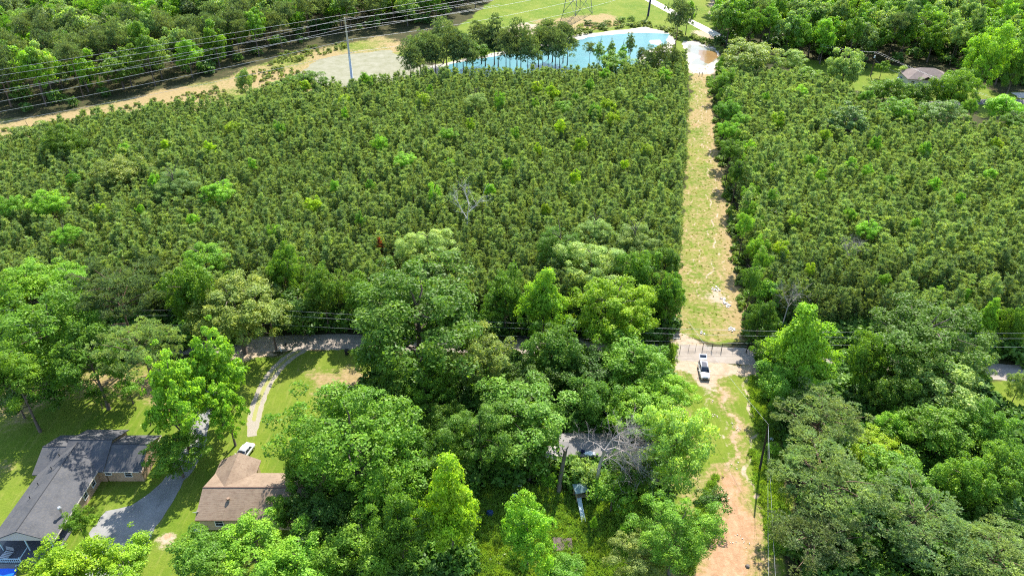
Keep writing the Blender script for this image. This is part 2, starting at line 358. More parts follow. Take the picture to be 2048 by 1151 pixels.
sheet('concrete_driveway', P((436, 760), (425, 815), (418, 855), (408, 905), (385, 940), (366, 960), (352, 992), (325, 1035), (303, 1072), (285, 1110), (240, 1160), (150, 1170), (150, 1120), (185, 1085), (178, 1066), (196, 1045), (212, 1022), (262, 1010), (300, 985), (335, 948), (362, 905), (380, 860), (392, 810), (405, 760)), .011, M_CONC, .25, .8, 2)
ribbon('country_road', [at(x, y) for x, y in ((1180, -70), (1290, -5), (1350, 28), (1418, 62), (1480, 95))], 5.5, simple('pale_road', (.62, .58, .52), .9, 0, .1, .5), .02, .3, 7, 3)
# far asphalt bend behind the right plantation
ribbon('far_road', [(150, 262), at(1960, 205), at(2000, 200), (215, 258), (300, 252)], 5.0, simple('dull_asphalt', (.16, .15, .15), .9, 0, .2, .5), .02, .3, 8, 3)
sheet('far_driveway', P((2022, 186), (2070, 184), (2070, 196), (2036, 196)), .024, simple('pale_concrete', (.55, .50, .44), .9), .5, 2, 8)

# ponds
def water(name, col, rough=.06):
    t = NT(name); n = t.noise(.10, 4); n2 = t.noise(2.5, 3)
    return t.surf(t.mix(t.rng(n, .35, .7), col, tuple(x*.8 for x in col)), rough, 0, .12, t.bump(n2, .08, .03))
t = NT('white_bank'); n1 = t.noise(.4, 6, rough=.7); n2 = t.noise(2.5, 4)
M_BANK = t.surf(t.mix(t.rng(n1, .35, .68), (.36, .32, .24), t.mix(n2, (.62, .58, .51), (.50, .46, .39))), .9, 0, .1)
t = NT('pale_flat'); n1 = t.noise(.25, 6, rough=.7); n2 = t.noise(1.6, 5, rough=.8)
M_FLAT = t.surf(t.mix(t.rng(n1, .3, .65), (.20, .20, .12), t.mix(n2, (.34, .32, .25), (.25, .25, .17))), .95, 0, .1)
sheet('pond_bank', P((860, 132), (900, 124), (1000, 104), (1080, 86), (1128, 77), (1145, 66), (1190, 66), (1240, 60), (1290, 54), (1330, 62), (1352, 78), (1340, 110), (1325, 170), (1240, 185), (890, 172)), .020, M_BANK, 1.2, 1.5, 3)
sheet('pond', P((880, 158), (900, 128), (1005, 110), (1100, 92), (1150, 82), (1175, 75), (1240, 68), (1300, 66), (1338, 68), (1332, 90), (1312, 96), (1284, 104), (1270, 150), (1200, 178), (900, 168)), .026, water('turquoise_water', (.050, .205, .215), .30), .9, 1.5, 4)
sheet('sand_bar', P((1300, 80), (1322, 80), (1320, 92), (1300, 88)), .032, M_BANK, .8, 1, 5)
sheet('small_pond_bank', P((1366, 82), (1400, 84), (1436, 96), (1440, 128), (1422, 148), (1384, 146), (1366, 120)), .021, M_BANK, 1.0, 1.2, 6)
sheet('small_pond', P((1372, 88), (1398, 90), (1430, 100), (1436, 118), (1410, 132), (1384, 128), (1390, 118), (1408, 114), (1384, 106), (1374, 102)), .027, water('brown_water', (.28, .27, .20), .10), .7, 1.2, 7)
sheet('muddy_water', P((1398, 100), (1430, 102), (1436, 116), (1418, 128), (1400, 120)), .031, water('muddy_water', (.28, .17, .07), .12), .7, 1.2, 17)
sheet('dried_pond', P((590, 150), (640, 118), (700, 108), (780, 100), (800, 112), (880, 140), (800, 165), (700, 175), (640, 172)), .019, M_FLAT, 1.2, 1.5, 8)
tag(bpy.data.objects['sand_bar'], kind='structure')
# ------------------------------------------------------------------ tree prototypes
def unit(v): return v/np.maximum(np.linalg.norm(v, axis=-1, keepdims=True), 1e-6)
def crown(seed, ncl, nleaf, lsize, clr=0.2, droop=0.0, pointy=0.0, aspect=0.62, open_=0.0):
    "crown of many leaf sprays gathered in clumps; unit radius about its centre"
    rs = np.random.RandomState(seed)
    # clump centres, mostly on an uneven shell, some inside
    d = unit(rs.randn(ncl*3, 3)); keep = (d[:, 2] > -0.55+open_) | (rs.rand(len(d)) < .25); d = d[keep][:ncl]
    ph = rs.rand(3, 3)*6
    lob = 1+.16*np.sin(d[:, 0]*3.1+ph[0, 0])+.13*np.sin(d[:, 1]*3.7+ph[0, 1])+.10*np.sin(d[:, 2]*4.1+ph[0, 2])+.09*np.sin(d[:, 0]*7+d[:, 1]*6+ph[1, 0])
    rad = np.where(rs.rand(len(d)) < .72, .62+.34*rs.rand(len(d)), .2+.45*rs.rand(len(d)))*lob
    c = d*rad[:, None]
    if pointy: 
        f = 1-pointy*np.clip((c[:, 2]+.75)/1.75, 0, 1)**1.1; c[:, :2] *= f[:, None]
    rc = clr*(.45+1.0*rs.rand(len(c)))
    ctone = rs.rand(len(c))
    n = nleaf; ci = rs.randint(0, len(c), n) if True else None
    ci = rs.choice(len(c), n, p=(rc**2)/(rc**2).sum())
    dl = unit(rs.randn(n, 3)); up = rs.rand(n) < .72; dl[:, 2] = np.where(up, np.abs(dl[:, 2]), dl[:, 2])
    r = rc[ci]*(.70+.36*rs.rand(n))
    # ragged outline: sprays that poke out
    pk = rs.rand(n) < .07; r = np.where(pk, r*1.35, r)
    sub = unit(rs.randn(len(c)*7, 3)).reshape(len(c), 7, 3)[ci, rs.randint(0, 7, n)]; dl = unit(dl+sub*.9)
    pos = c[ci]+dl*r[:, None]*np.array([1, 1, .86]); pos[:, 2] -= droop*np.hypot(pos[:, 0], pos[:, 1])**2
    nrm = unit(dl*.75+unit(pos+1e-6)*.30+np.array([0, 0, .35])+rs.randn(n, 3)*.75)
    a = unit(np.cross(nrm, rs.randn(n, 3))); b = np.cross(nrm, a)
    s = lsize*(.55+.9*rs.rand(n))[:, None]
    fold = nrm*s*.18
    V = np.stack([pos-a*s, pos+b*s*aspect-fold, pos+a*s, pos-b*s*aspect-fold], 1).reshape(-1, 3)
    Fq = np.arange(n*4).reshape(n, 4)
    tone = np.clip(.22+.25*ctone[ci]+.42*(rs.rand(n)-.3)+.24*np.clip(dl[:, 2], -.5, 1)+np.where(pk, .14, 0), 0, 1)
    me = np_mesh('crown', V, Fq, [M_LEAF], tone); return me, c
def needles(pos, dirs, L, wid, rs, per, spread):
    "tufts: thin blades fanned about a direction -> quads"
    n = len(pos)*per; P0 = np.repeat(pos, per, 0); D = np.repeat(dirs, per, 0); LL = np.repeat(L, per)
    d = unit(D+rs.randn(n, 3)*spread); l = (LL*(.65+.6*rs.rand(n)))[:, None]
    sd = unit(np.cross(d, rs.randn(n, 3)))*wid*(.6+.8*rs.rand(n))[:, None]
    base = P0+rs.randn(n, 3)*wid*.6; mid = base+d*l*.5; tip = base+d*l
    V = np.stack([base, mid-sd, tip, mid+sd], 1).reshape(-1, 3); return V, np.arange(n*4).reshape(n, 4)
def pine_crown(seed, ncl=135, per=42, blades=6, lt=.060, wid=.0080, clr=.125, flat=.75, openb=-.35):
    "big pine: cupped tufts of needles in puffs on spreading limbs"
    rs = np.random.RandomState(seed)
    d = unit(rs.randn(ncl*3, 3)); d = d[d[:, 2] > openb][:ncl]
    lob = 1+.20*np.sin(d[:, 0]*4+rs.rand()*6)+.15*np.sin(d[:, 1]*4.6+rs.rand()*6)+.1*np.sin(d[:, 2]*6)
    rad = np.where(rs.rand(len(d)) < .7, .7+.26*rs.rand(len(d)), .25+.5*rs.rand(len(d)))*lob
    c = d*rad[:, None]; rc = clr*(.6+.8*rs.rand(len(c))); ct = rs.rand(len(c))
    ci = np.repeat(np.arange(len(c)), per); n = len(ci); dl = unit(rs.randn(n, 3)); dl[:, 2] = np.abs(dl[:, 2])*.9-.1
    pos = c[ci]+dl*(rc[ci]*(.6+.45*rs.rand(n)))[:, None]*np.array([1, 1, flat])
    dirs = unit(dl*1.0+np.array([0, 0, .6])+rs.randn(n, 3)*.2)
    V, Fq = needles(pos, dirs, np.full(n, lt), wid, rs, blades, .36)
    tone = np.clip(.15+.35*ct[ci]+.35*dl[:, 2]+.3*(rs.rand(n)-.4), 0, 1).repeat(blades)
    return np_mesh('crown', V, Fq, [M_NEEDLE], tone), c
def limbs(seed, c, trunk_r=.05, m=None, nb=14, z0=-1.0, n=5):
    "trunk from z0 up to the crown's centre region with limbs out to clumps (unit radius space, z0 in same units)"
    rnd = random.Random(seed); mb = MB(); top = .55
    pts = []; k = 7
    for i in range(k):
        f = i/(k-1); pts.append((rnd.uniform(-.03, .03)*f, rnd.uniform(-.03, .03)*f, z0+(top-z0)*f))
    mb.tube(pts, [trunk_r*(1.25 if i == 0 else 1)*(1-.8*i/(k-1)) for i in range(k)], 7)
    cc = list(c); rnd.shuffle(cc)
    for q in cc[:nb]:
        q = Vector(q); zb = max(z0*.55, min(.35, q.z-.45*math.hypot(q.x, q.y)-.05)); b = Vector((0, 0, zb)); midp = b.lerp(q, .5)+Vector((rnd.uniform(-.06, .06), rnd.uniform(-.06, .06), .05))
        mb.tube([b, midp, q*.97], [trunk_r*.42, trunk_r*.24, trunk_r*.08], n, False)
    return mb.mesh('trunk', m, True)

ORD = ['first', 'second', 'third', 'fourth', 'fifth', 'sixth', 'seventh', 'eighth', 'ninth', 'tenth', 'eleventh', 'twelfth', 'thirteenth', 'fourteenth', 'fifteenth', 'sixteenth', 'seventeenth', 'eighteenth', 'nineteenth', 'twentieth'] + ['twenty '+x for x in ('first', 'second', 'third', 'fourth', 'fifth', 'sixth', 'seventh', 'eighth', 'ninth')] + ['thirtieth'] + ['thirty '+x for x in ('first', 'second', 'third', 'fourth', 'fifth', 'sixth', 'seventh', 'eighth', 'ninth')]
PROTO = {}
def defproto(kind, crowns, m, z0=-1.6, tr=.05, nb=14):
    L = []
    for i, (me, c) in enumerate(crowns): L.append((me, limbs(100+i, c, tr, m, nb, z0)))
    PROTO[kind] = (L, z0)
defproto('oak', [crown(s, 230, 36000, .0200, .128) for s in (1, 2, 3, 4)], M_BARK, -1.5, .05, 20)
defproto('broad', [crown(s, 115, 18000, .0285, .170) for s in (11, 12, 13, 14)], M_BARK, -1.6, .05)
defproto('tall', [crown(s, 130, 19000, .027, .155, pointy=.68) for s in (21, 22, 23)], M_BARK, -1.5, .045)
defproto('sparse', [crown(s, 125, 13000, .031, .120, pointy=.25, open_=-.2) for s in (31, 32)], M_BARK, -1.5, .045, 30)
defproto('far', [crown(s, 60, 6000, .048, .215) for s in (41, 42, 43, 44, 45)], M_BARK, -1.8, .05, 8)
defproto('fartall', [crown(s, 60, 6000, .046, .20, pointy=.5) for s in (51, 52, 53)], M_BARK, -1.5, .05, 8)
defproto('bush', [crown(s, 34, 3600, .052, .27) for s in (61, 62, 63)], M_BARK, -1.0, .04, 6)
defproto('bigpine', [pine_crown(s) for s in (71, 72, 73)], M_BARKP, -1.8, .045, 26)
defproto('farpine', [pine_crown(s, 80, 18, 4, .13, .018, .23) for s in (81, 82, 83)], M_BARKP, -2.2, .045, 10)
def feather(seed):
    me, c = crown(seed, 150, 26000, .027, .135, droop=.06, aspect=.34); return me, c
defproto('feather', [feather(s) for s in (91, 92)], M_BARK, -1.4, .045)

def young_pine(seed):
    rs = np.random.RandomState(seed); pos = []; dr = []; LL = []
    z = .16
    while z < .96:
        rmax = .152*(1-((z-.30)/.70)**1.5 if z > .30 else .95)+.010; nb = rs.randint(4, 7); a0 = rs.rand()*6.28
        for k in range(nb):
            a = a0+6.283*k/nb+rs.randn()*.25; rr_ = rmax*(.7+.5*rs.rand())
            for f in (.45, .75, 1.0):
                r = rr_*f; a += rs.randn()*.15; pos.append((r*math.cos(a), r*math.sin(a), z+.05*f+rs.randn()*.015)); dr.append((math.cos(a)*.35, math.sin(a)*.35, 1.0)); LL.append((.046+.022*rs.rand())*(.8 if f < 1 else 1))
        z += .085+.03*rs.rand()
    for k in range(4): pos.append((rs.randn()*.012, rs.randn()*.012, .90+.02*k)); dr.append((0, 0, 1)); LL.append(.052)
    pos = np.array(pos); dr = unit(np.array(dr))
    V, Fq = needles(pos, dr, np.array(LL), .0056, rs, 15, .55)
    tone = np.clip(.18+.42*rs.rand(len(pos))+.25*(pos[:, 2]-.4), 0, 1).repeat(15)
    # trunk
    tv = []; tf = []
    for i, zz in enumerate((0, .5, .96)):
        for k in range(4): tv.append((.011*(1-zz*.8)*math.cos(k*PI/2), .011*(1-zz*.8)*math.sin(k*PI/2), zz))
    for i in range(2):
        for k in range(4): tf.append((i*4+k, i*4+(k+1) % 4, (i+1)*4+(k+1) % 4, (i+1)*4+k))
    n0 = len(V); V = np.vstack([V, np.array(tv)]); F2 = np.array(tf)+n0
    mi = [0]*len(Fq)+[1]*len(F2); tone = list(tone)+[.5]*len(F2)
    return np_mesh('young_pine', V, np.vstack([Fq, F2]), [M_NEEDLE, M_BARKP], tone, mi)
YP = [young_pine(s) for s in range(200, 206)]

# colours (albedo of foliage)
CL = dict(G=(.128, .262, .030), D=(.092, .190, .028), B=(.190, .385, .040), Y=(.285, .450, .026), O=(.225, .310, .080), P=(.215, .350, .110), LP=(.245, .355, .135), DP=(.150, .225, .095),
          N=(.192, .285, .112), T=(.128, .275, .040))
def tree(px, py, wpx, hpx, kind, col, label, cat='tree', name=None, group=None, clear=None, seed=None, zc=None):
    minz = 10.0 if 190 < py < 600 and wpx >= 30 and kind not in ('bush',) else 0
    "crown centre and size are read off the photo; the crown's own height above ground gives the distance"
    rnd = random.Random(seed if seed is not None else int(px*7+py*13)); Lp, z0 = PROTO[kind]
    zc0 = zc or 9.0
    for _ in range(6):
        X, Y = at(px, py, zc0); s = F/depth(X, Y, zc0); Rr = wpx/2/s
        al = math.atan2(CAMH-zc0, Y); q = (hpx/2/s)**2-(Rr*math.sin(al))**2
        Rz = math.sqrt(max(q, 0))/math.cos(al); Rz = max(.6*Rr, min(1.55*Rr, Rz))
        cl = clear if clear is not None else min(4.5, .45*Rr+.8)
        if zc: break
        zc0 = max(minz, Rz*.95+cl)
    return place(X, Y, zc0, Rr, Rz, kind, col, label, cat, name, group, rnd)
TREES = []
def place(X, Y, zc0, Rr, Rz, kind, col, label, cat='tree', name=None, group=None, rnd=random):
    Lp, z0 = PROTO[kind]; cm, tm = Lp[rnd.randrange(len(Lp))]
    nm = name or {'oak': 'oak_tree', 'bigpine': 'pine_tree', 'farpine': 'pine_tree', 'bush': 'shrub'}.get(kind, 'broadleaf_tree')
    e = empty(nm, (X, Y, 0), rnd.random()*6.28); tag(e, label, cat, group)
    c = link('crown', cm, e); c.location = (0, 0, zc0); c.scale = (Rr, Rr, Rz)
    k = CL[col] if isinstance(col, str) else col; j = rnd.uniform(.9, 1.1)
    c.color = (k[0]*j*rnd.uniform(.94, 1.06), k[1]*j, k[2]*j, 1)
    t_ = link('trunk', tm, e); t_.location = (0, 0, zc0); t_.scale = (Rr, Rr, zc0/(-z0))
    TREES.append((X, Y, Rr)); return e

HERO = [
 # ---- bottom middle
 (705, 885, 290, 250, 'oak', 'G', 'large dark green oak standing right of the tan roofed house'),
 (405, 1120, 150, 110, 'broad', 'B', 'bright green tree in front of the left end of the tan roofed house'),
 (505, 1095, 150, 110, 'broad', 'B', 'bright green tree in front of the middle of the tan roofed house'),
 (605, 945, 95, 110, 'broad', 'G', 'green tree hiding the right end of the tan roof'),
 (572, 1020, 75, 75, 'broad', 'G', 'small green tree leaning over the front edge of the tan roof'),
 (640, 1030, 150, 110, 'broad', 'D', 'dark green tree below the large oak, right of the tan roof'),
 (720, 1100, 170, 120, 'broad', 'G', 'mid green tree at the bottom edge, left of the tall yellow green tree'),
 (600, 1125, 170, 90, 'broad', 'B', 'bright green tree at the bottom edge below the tan roof'),
 (900, 1015, 165, 250, 'tall', (.25, .43, .030), 'tall yellow green tree, brightest at the bottom middle of the photo', ),
 (800, 1060, 130, 170, 'broad', 'G', 'green tree pressed against the left side of the tall yellow green tree'),
 (850, 925, 110, 110, 'broad', 'G', 'green tree behind the tall yellow green tree'),
 (1055, 1065, 125, 140, 'broad', 'B', 'bright green tree in front of the overgrown yard, left of the burnt slab'),
 (1125, 1155, 105, 70, 'broad', 'T', 'green tree at the bottom edge below the burnt slab'),
 (1352, 1070, 175, 165, 'feather', 'T', 'round blue green tree beside the red clay track'),
 (1288, 1110, 130, 110, 'feather', 'O', 'feathery olive green tree left of the round tree by the clay track'),
 (1352, 890, 145, 170, 'broad', (.205, .365, .090), 'broad pale green tree beside the grassy track, right of the bare dead tree'),
 (1330, 790, 110, 90, 'broad', 'B', 'light green tree at the grass verge left of the white SUV'),
 (1262, 825, 120, 90, 'broad', 'B', 'bright rounded tree above the bare dead tree'),
 (1192, 800, 110, 105, 'broad', 'T', 'green rounded tree left of the bright rounded tree'),
 (1052, 830, 190, 150, 'broad', 'T', 'wide green tree directly behind the small metal roof', ),
 (960, 870, 150, 140, 'feather', 'T', 'blue green feathery tree behind the tall yellow green tree, left of the metal roof'),
 (1060, 905, 130, 90, 'bush', 'D', 'dark shrubby thicket beside the left end of the metal roof', 'thicket'),
 (850, 775, 110, 110, 'broad', 'G', 'green tree in front of the largest oak, at the bare patch'),
 (885, 840, 100, 90, 'broad', 'G', 'small green tree between the dark yard oak and the feathery tree'),
 (1425, 1000, 70, 60, 'bush', 'D', 'dark shrub at the edge of the red clay track', 'shrub'),
 (1265, 945, 90, 90, 'broad', 'D', 'dark tree behind the bare dead tree'),
 (1225, 985, 90, 50, 'bush', 'G', 'leafy shrub at the foot of the bare dead tree', 'shrub'),
 (1170, 940, 60, 60, 'bush', 'P', 'pale shrub in front of the metal roof between the two dead trunks', 'shrub'),
 (1150, 915, 26, 26, 'bush', 'B', 'bright small shrub against the front wall of the metal roofed building', 'shrub'),
 (1097, 960, 34, 80, 'bush', 'B', 'narrow bright thicket left of the broken dead trunk', 'thicket'),
 (1188, 1045, 22, 44, 'tall', 'B', 'small bright sapling in the sunlit weeds', 'sapling'),
 (1245, 1060, 20, 30, 'bush', 'B', 'tiny green bush in the sunlit weeds', 'shrub'),
 # ---- centre row along the road
 (835, 645, 315, 250, 'oak', 'G', 'largest oak, wide dark green crown in the middle of the road'),
 (725, 600, 90, 100, 'broad', 'G', 'green tree at the left shoulder of the largest oak'),
 (960, 720, 130, 130, 'broad', 'O', 'yellowish olive tree in front of the largest oak on its right side', ),
 (1010, 590, 100, 110, 'broad', 'G', 'dark green tree in the gap right of the largest oak'),
 (1088, 610, 115, 150, 'tall', 'B', 'bright green upright tree left of the yellow green road tree'),
 (1110, 700, 130, 120, 'broad', 'D', 'dark green tree below the bright upright tree'),
 (1232, 625, 175, 150, 'oak', 'Y', 'bright yellow green tree by the road, left of the gate', ),
 (1265, 720, 150, 120, 'broad', 'B', 'bright green tree hanging over the road left of the gate'),
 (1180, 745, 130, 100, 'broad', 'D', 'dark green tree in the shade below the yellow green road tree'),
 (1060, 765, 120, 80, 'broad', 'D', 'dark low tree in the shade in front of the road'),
 (785, 760, 90, 90, 'bush', 'D', 'dark thicket at the right end of the sunlit lawn', 'thicket'),
 (740, 715, 80, 60, 'bush', 'G', 'low green thicket under the left side of the largest oak', 'thicket'),
 (858, 495, 115, 85, 'feather', 'P', 'pale grey green tree rising behind the largest oak'),
 (572, 545, 75, 110, 'broad', 'G', 'green tree at the pine edge right of the olive oak'),
 (645, 580, 80, 110, 'broad', 'D', 'dark green tree at the pine edge above the shaded road'),
 (600, 620, 100, 80, 'bush', 'D', 'dark thicket directly behind the shaded road', 'thicket'),
 (1120, 495, 105, 85, 'feather', 'G', 'green tree behind the bright upright tree, at the pine edge'),
 (1190, 460, 80, 60, 'feather', 'P', 'pale round tree standing among the pines behind the road trees'),
 (1185, 530, 140, 100, 'feather', 'P', 'pale green tree behind the yellow green road tree'),
 (1270, 480, 90, 70, 'feather', 'P', 'pale tree at the pine edge nearest the mown clearing'),
 (1235, 480, 34, 44, 'bush', 'B', 'bright green bush between the pale trees at the pine edge', 'shrub'),
 (1280, 545, 90, 100, 'broad', 'G', 'green tree between the yellow green road tree and the pines'),
 (1335, 600, 80, 110, 'broad', 'G', 'green tree at the corner of the mown clearing'),
 (1330, 530, 70, 80, 'broad', 'D', 'dark green tree on the left edge of the mown clearing'),
 # ---- left
 (385, 590, 120, 150, 'broad', 'G', 'green tree pressed against the left side of the olive oak'),
 (470, 620, 190, 150, 'oak', 'O', 'large olive yellow oak above the bend of the road', 'oak tree'),
 (235, 590, 160, 150, 'bigpine', 'DP', 'dark old pine left of the olive oak', 'pine tree', 15),
 (110, 670, 230, 200, 'oak', 'G', 'wide green oak at the left edge of the photo', 'oak tree', 11),
 (285, 705, 140, 150, 'bigpine', 'LP', 'olive green old pine behind the light green yard tree', 'pine tree', 14.5),
 (60, 560, 120, 80, 'broad', 'B', 'bright green tree behind the wide oak at the left edge'),
 (15, 600, 70, 70, 'broad', 'Y', 'yellow green tree at the left edge of the photo'),
 (25, 745, 120, 120, 'broad', 'G', 'green tree at the left edge beside the shaded lawn', None, 13),
 (180, 720, 145, 135, 'broad', 'G', 'green tree at the top of the shaded lawn', None, 11),
 (345, 800, 150, 220, 'sparse', 'B', 'light green open crowned tree beside the dark roofed house', None, 13),
 (420, 750, 160, 200, 'sparse', 'B', 'taller light green tree behind the open crowned one near the dark roofed house', None, 11),
 (350, 905, 115, 90, 'broad', 'G', 'low green tree at the right end of the dark roofed house'),
 (450, 815, 100, 130, 'sparse', 'B', 'loose light green tree over the top of the concrete driveway'),
 (100, 775, 90, 60, 'bush', 'D', 'dark bush below the wide oak at the left edge', 'shrub'),
 (195, 790, 50, 40, 'bush', 'G', 'small bush under the tree at the top of the shaded lawn', 'shrub'),
 (30, 795, 90, 60, 'bush', 'D', 'dark bush at the left edge above the shaded lawn', 'shrub'),
 (255, 775, 60, 50, 'bush', 'G', 'low bush at the top of the shaded lawn below the old pine', 'shrub'),
 (487, 163, 32, 50, 'broad', 'P', 'pale tree standing alone on the tan clearing'),
 (612, 168, 80, 40, 'broad', 'G', 'green broadleaf tree at the corner of the pines near the steel pole'),
 (560, 182, 50, 36, 'broad', 'P', 'pale tree at the pine edge by the tan clearing'),
 (156, 1046, 54, 62, 'broad', 'G', 'round clipped shrub against the dark roofed house', 'shrub'),
 (128, 1140, 165, 80, 'broad', 'Y', 'yellow green tree in front of the porch at the bottom left'),
 (245, 1122, 125, 80, 'broad', (.24, .42, .035), 'rounded yellow green tree over the end of the concrete driveway'),
 (100, 410, 70, 60, 'broad', 'B', 'bright green tree among the pines near the left edge'),
 (130, 470, 50, 40, 'broad', 'B', 'small bright tree just below the bright tree among the left pines'),
 (25, 415, 60, 50, 'broad', 'B', 'bright tree among the pines at the very left edge'),
 (132, 290, 80, 75, 'broad', 'D', 'dark round tree at the corner of the pines by the tan clearing'),
 (235, 345, 100, 45, 'broad', 'O', 'olive flat crowned tree among the left pines'),
 (350, 370, 90, 55, 'feather', 'P', 'pale green rounded tree among the left pines'),
 (440, 385, 70, 38, 'broad', 'B', 'bright green tree beside the pale tree among the left pines'),
 (410, 520, 90, 50, 'broad', 'B', 'bright green tree just behind the olive oak'),
 (60, 265, 80, 40, 'bush', 'O', 'low olive brush along the tan clearing', 'shrub'),
 (140, 560, 90, 60, 'broad', 'B', 'bright crowned tree between the left oak and the old pine'),
 # ---- right
 (1600, 700, 160, 180, 'tall', 'B', 'bright green pyramid shaped tree right of the white SUV'),
 (1565, 770, 110, 100, 'broad', 'T', 'green tree at the foot of the bright pyramid tree, by the grassy track'),
 (1535, 700, 60, 60, 'bush', 'G', 'green thicket beside the road right of the gate', 'thicket'),
 (1520, 640, 60, 90, 'broad', 'D', 'dark tree at the right corner of the mown clearing'),
 (1640, 840, 165, 120, 'bigpine', 'LP', 'old pine with a visible dark trunk beside the street light pole'),
 (1735, 720, 90, 130, 'broad', 'G', 'slim green tree right of the bright pyramid tree'),
 (1845, 680, 235, 130, 'oak', 'G', 'wide green tree across the road on the right'),
 (1880, 765, 180, 85, 'broad', 'P', 'pale yellowish tree in front of the wide green tree on the right'),
 (1945, 710, 80, 80, 'feather', 'P', 'grey green tree beside the road near the right edge'),
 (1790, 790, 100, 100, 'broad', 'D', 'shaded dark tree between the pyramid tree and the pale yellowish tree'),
 (1795, 850, 90, 80, 'broad', 'B', 'small light green tree left of the green pair on the right'),
 (1890, 860, 160, 110, 'broad', 'G', 'green tree in the middle of the lower right woodland'),
 (1975, 860, 110, 110, 'broad', 'T', 'green tree beside the small sunlit lawn at the right edge'),
 (1755, 895, 90, 55, 'broad', 'Y', 'bright yellow crowned tree among the dark trees at lower right'),
 (1800, 960, 150, 90, 'broad', 'G', 'green tree right of the big pine at lower right'),
 (1650, 965, 215, 175, 'bigpine', 'LP', 'big spreading pine beside the leaning utility pole'),
 (1625, 1075, 175, 150, 'bigpine', 'DP', 'dark lower pine at the bottom edge right of the clay track'),
 (1830, 1045, 200, 165, 'bigpine', 'LP', 'big light needled pine at the bottom right'),
 (1985, 1110, 160, 100, 'bigpine', 'LP', 'pine in the bottom right corner'),
 (1930, 960, 120, 120, 'broad', 'G', 'green tree above the corner pine on the right'),
 (2010, 950, 110, 120, 'broad', 'T', 'green tree at the right edge of the photo below the small lawn'),
 (2000, 1040, 110, 90, 'broad', 'D', 'dark green tree at the right edge above the corner pine'),
 (2040, 770, 50, 110, 'feather', 'P', 'pale tree at the right edge beside the road'),
 (1975, 640, 62, 110, 'tall', 'B', 'bright spire shaped tree behind the road near the right edge'),
 (1925, 610, 45, 70, 'tall', 'B', 'slim bright tree left of the spire shaped tree'),
 (1868, 605, 45, 60, 'tall', 'B', 'slim bright tree standing behind the wide green tree'),
 (2030, 650, 60, 110, 'broad', 'G', 'green tree right of the spire shaped tree'),
 (1830, 600, 70, 50, 'broad', 'G', 'low green tree at the pine edge behind the wide green tree'),
 (1570, 830, 40, 40, 'bush', 'D', 'dark brush under the right verge of the grassy track', 'shrub'),
 (1548, 895, 30, 26, 'bush', 'B', 'small bright shrub beside the leaning utility pole', 'shrub'),
 # ---- right plantation and edge of the clearing
 (1448, 165, 50, 50, 'broad', 'T', 'blue green tree at the far right corner of the mown clearing'),
 (1452, 225, 46, 50, 'broad', 'T', 'green edge tree above the bright pair along the clearing'),
 (1462, 222, 40, 36, 'broad', 'B', 'upper bright tree along the right side of the clearing'),
 (1482, 240, 36, 30, 'broad', 'B', 'bright tree behind the upper bright edge tree'),
 (1456, 262, 40, 40, 'broad', 'B', 'lower bright tree along the right side of the clearing'),
 (1462, 300, 44, 44, 'broad', 'G', 'green edge tree below the bright pair'),
 (1475, 345, 40, 50, 'broad', 'D', 'dark edge tree halfway down the clearing'),
 (1490, 450, 40, 50, 'broad', 'B', 'bright edge tree on the lower right side of the clearing'),
 (1505, 560, 46, 60, 'broad', 'T', 'green edge tree near the bottom right of the clearing'),
 (1500, 115, 110, 60, 'broad', 'O', 'olive tree at the far end of the right pines'),
 (1585, 125, 70, 50, 'feather', 'P', 'pale tree at the far end of the right pines'),
 (1690, 140, 80, 85, 'broad', 'P', 'large pale oak behind the right pines, left of the far pole'),
 (1700, 245, 100, 70, 'sparse', 'P', 'open pale tree standing out of the right pines'),
 (1770, 185, 80, 60, 'broad', 'G', 'green tree in front of the far house on its left'),
 (1840, 190, 80, 60, 'broad', 'G', 'green tree directly in front of the far house'),
 (1905, 185, 80, 90, 'broad', 'G', 'green tree at the right corner of the far house'),
 (1930, 160, 60, 50, 'broad', 'B', 'bright tree overlapping the right end of the far roof'),
 (1733, 195, 30, 30, 'broad', 'B', 'small bright tree below the far utility pole'),
 (1938, 215, 30, 36, 'broad', 'B', 'bright tree at the edge of the far sunny patch'),
 (2010, 215, 80, 40, 'broad', 'B', 'green hedge like tree below the far road'),
 (1978, 110, 85, 120, 'broad', 'B', 'tall bright tree right of the far house'),
 (2035, 130, 60, 110, 'broad', 'G', 'green tree at the right edge above the far road'),
 (1800, 222, 80, 40, 'broad', 'G', 'low green tree in front of the far house, at the pine edge'),
 (1880, 225, 80, 50, 'broad', 'P', 'pale tree at the pine edge below the far house'),
 (1620, 160, 70, 45, 'broad', 'G', 'green tree behind the right pines beside the pale far tree'),
 (2035, 245, 60, 40, 'broad', 'G', 'green tree at the right edge at the end of the pines'),
 (1765, 135, 26, 24, 'far', 'G', 'small round tree between the far pole and the far house'),
 (1805, 140, 20, 16, 'bush', 'P', 'pale bush beside the far house', 'shrub'),
 (1735, 460, 46, 40, 'broad', 'B', 'bright sapling clump in the middle of the right pines'),
 # ---- plantation, left part: larger broadleaves
 (1232, 128, 72, 36, 'broad', 'G', 'round green tree just in front of the turquoise pond'),
 (1128, 215, 40, 28, 'broad', 'B', 'bright tree in the pines below the pond'),
 (1240, 192, 36, 34, 'feather', 'P', 'pale bushy tree in the pines near the clearing'),
 (950, 200, 50, 34, 'feather', 'P', 'pale bushy tree in the pines below the tall pond pines'),
 (810, 320, 44, 26, 'broad', 'B', 'bright spreading tree in the middle of the pines'),
 (845, 258, 24, 34, 'tall', 'B', 'bright upright sapling in the middle of the pines'),
 (895, 268, 34, 24, 'broad', 'B', 'bright low tree right of the upright sapling'),
 (945, 105, 70, 40, 'broad', 'G', 'green broadleaf tree among the tall pines at the pond'),
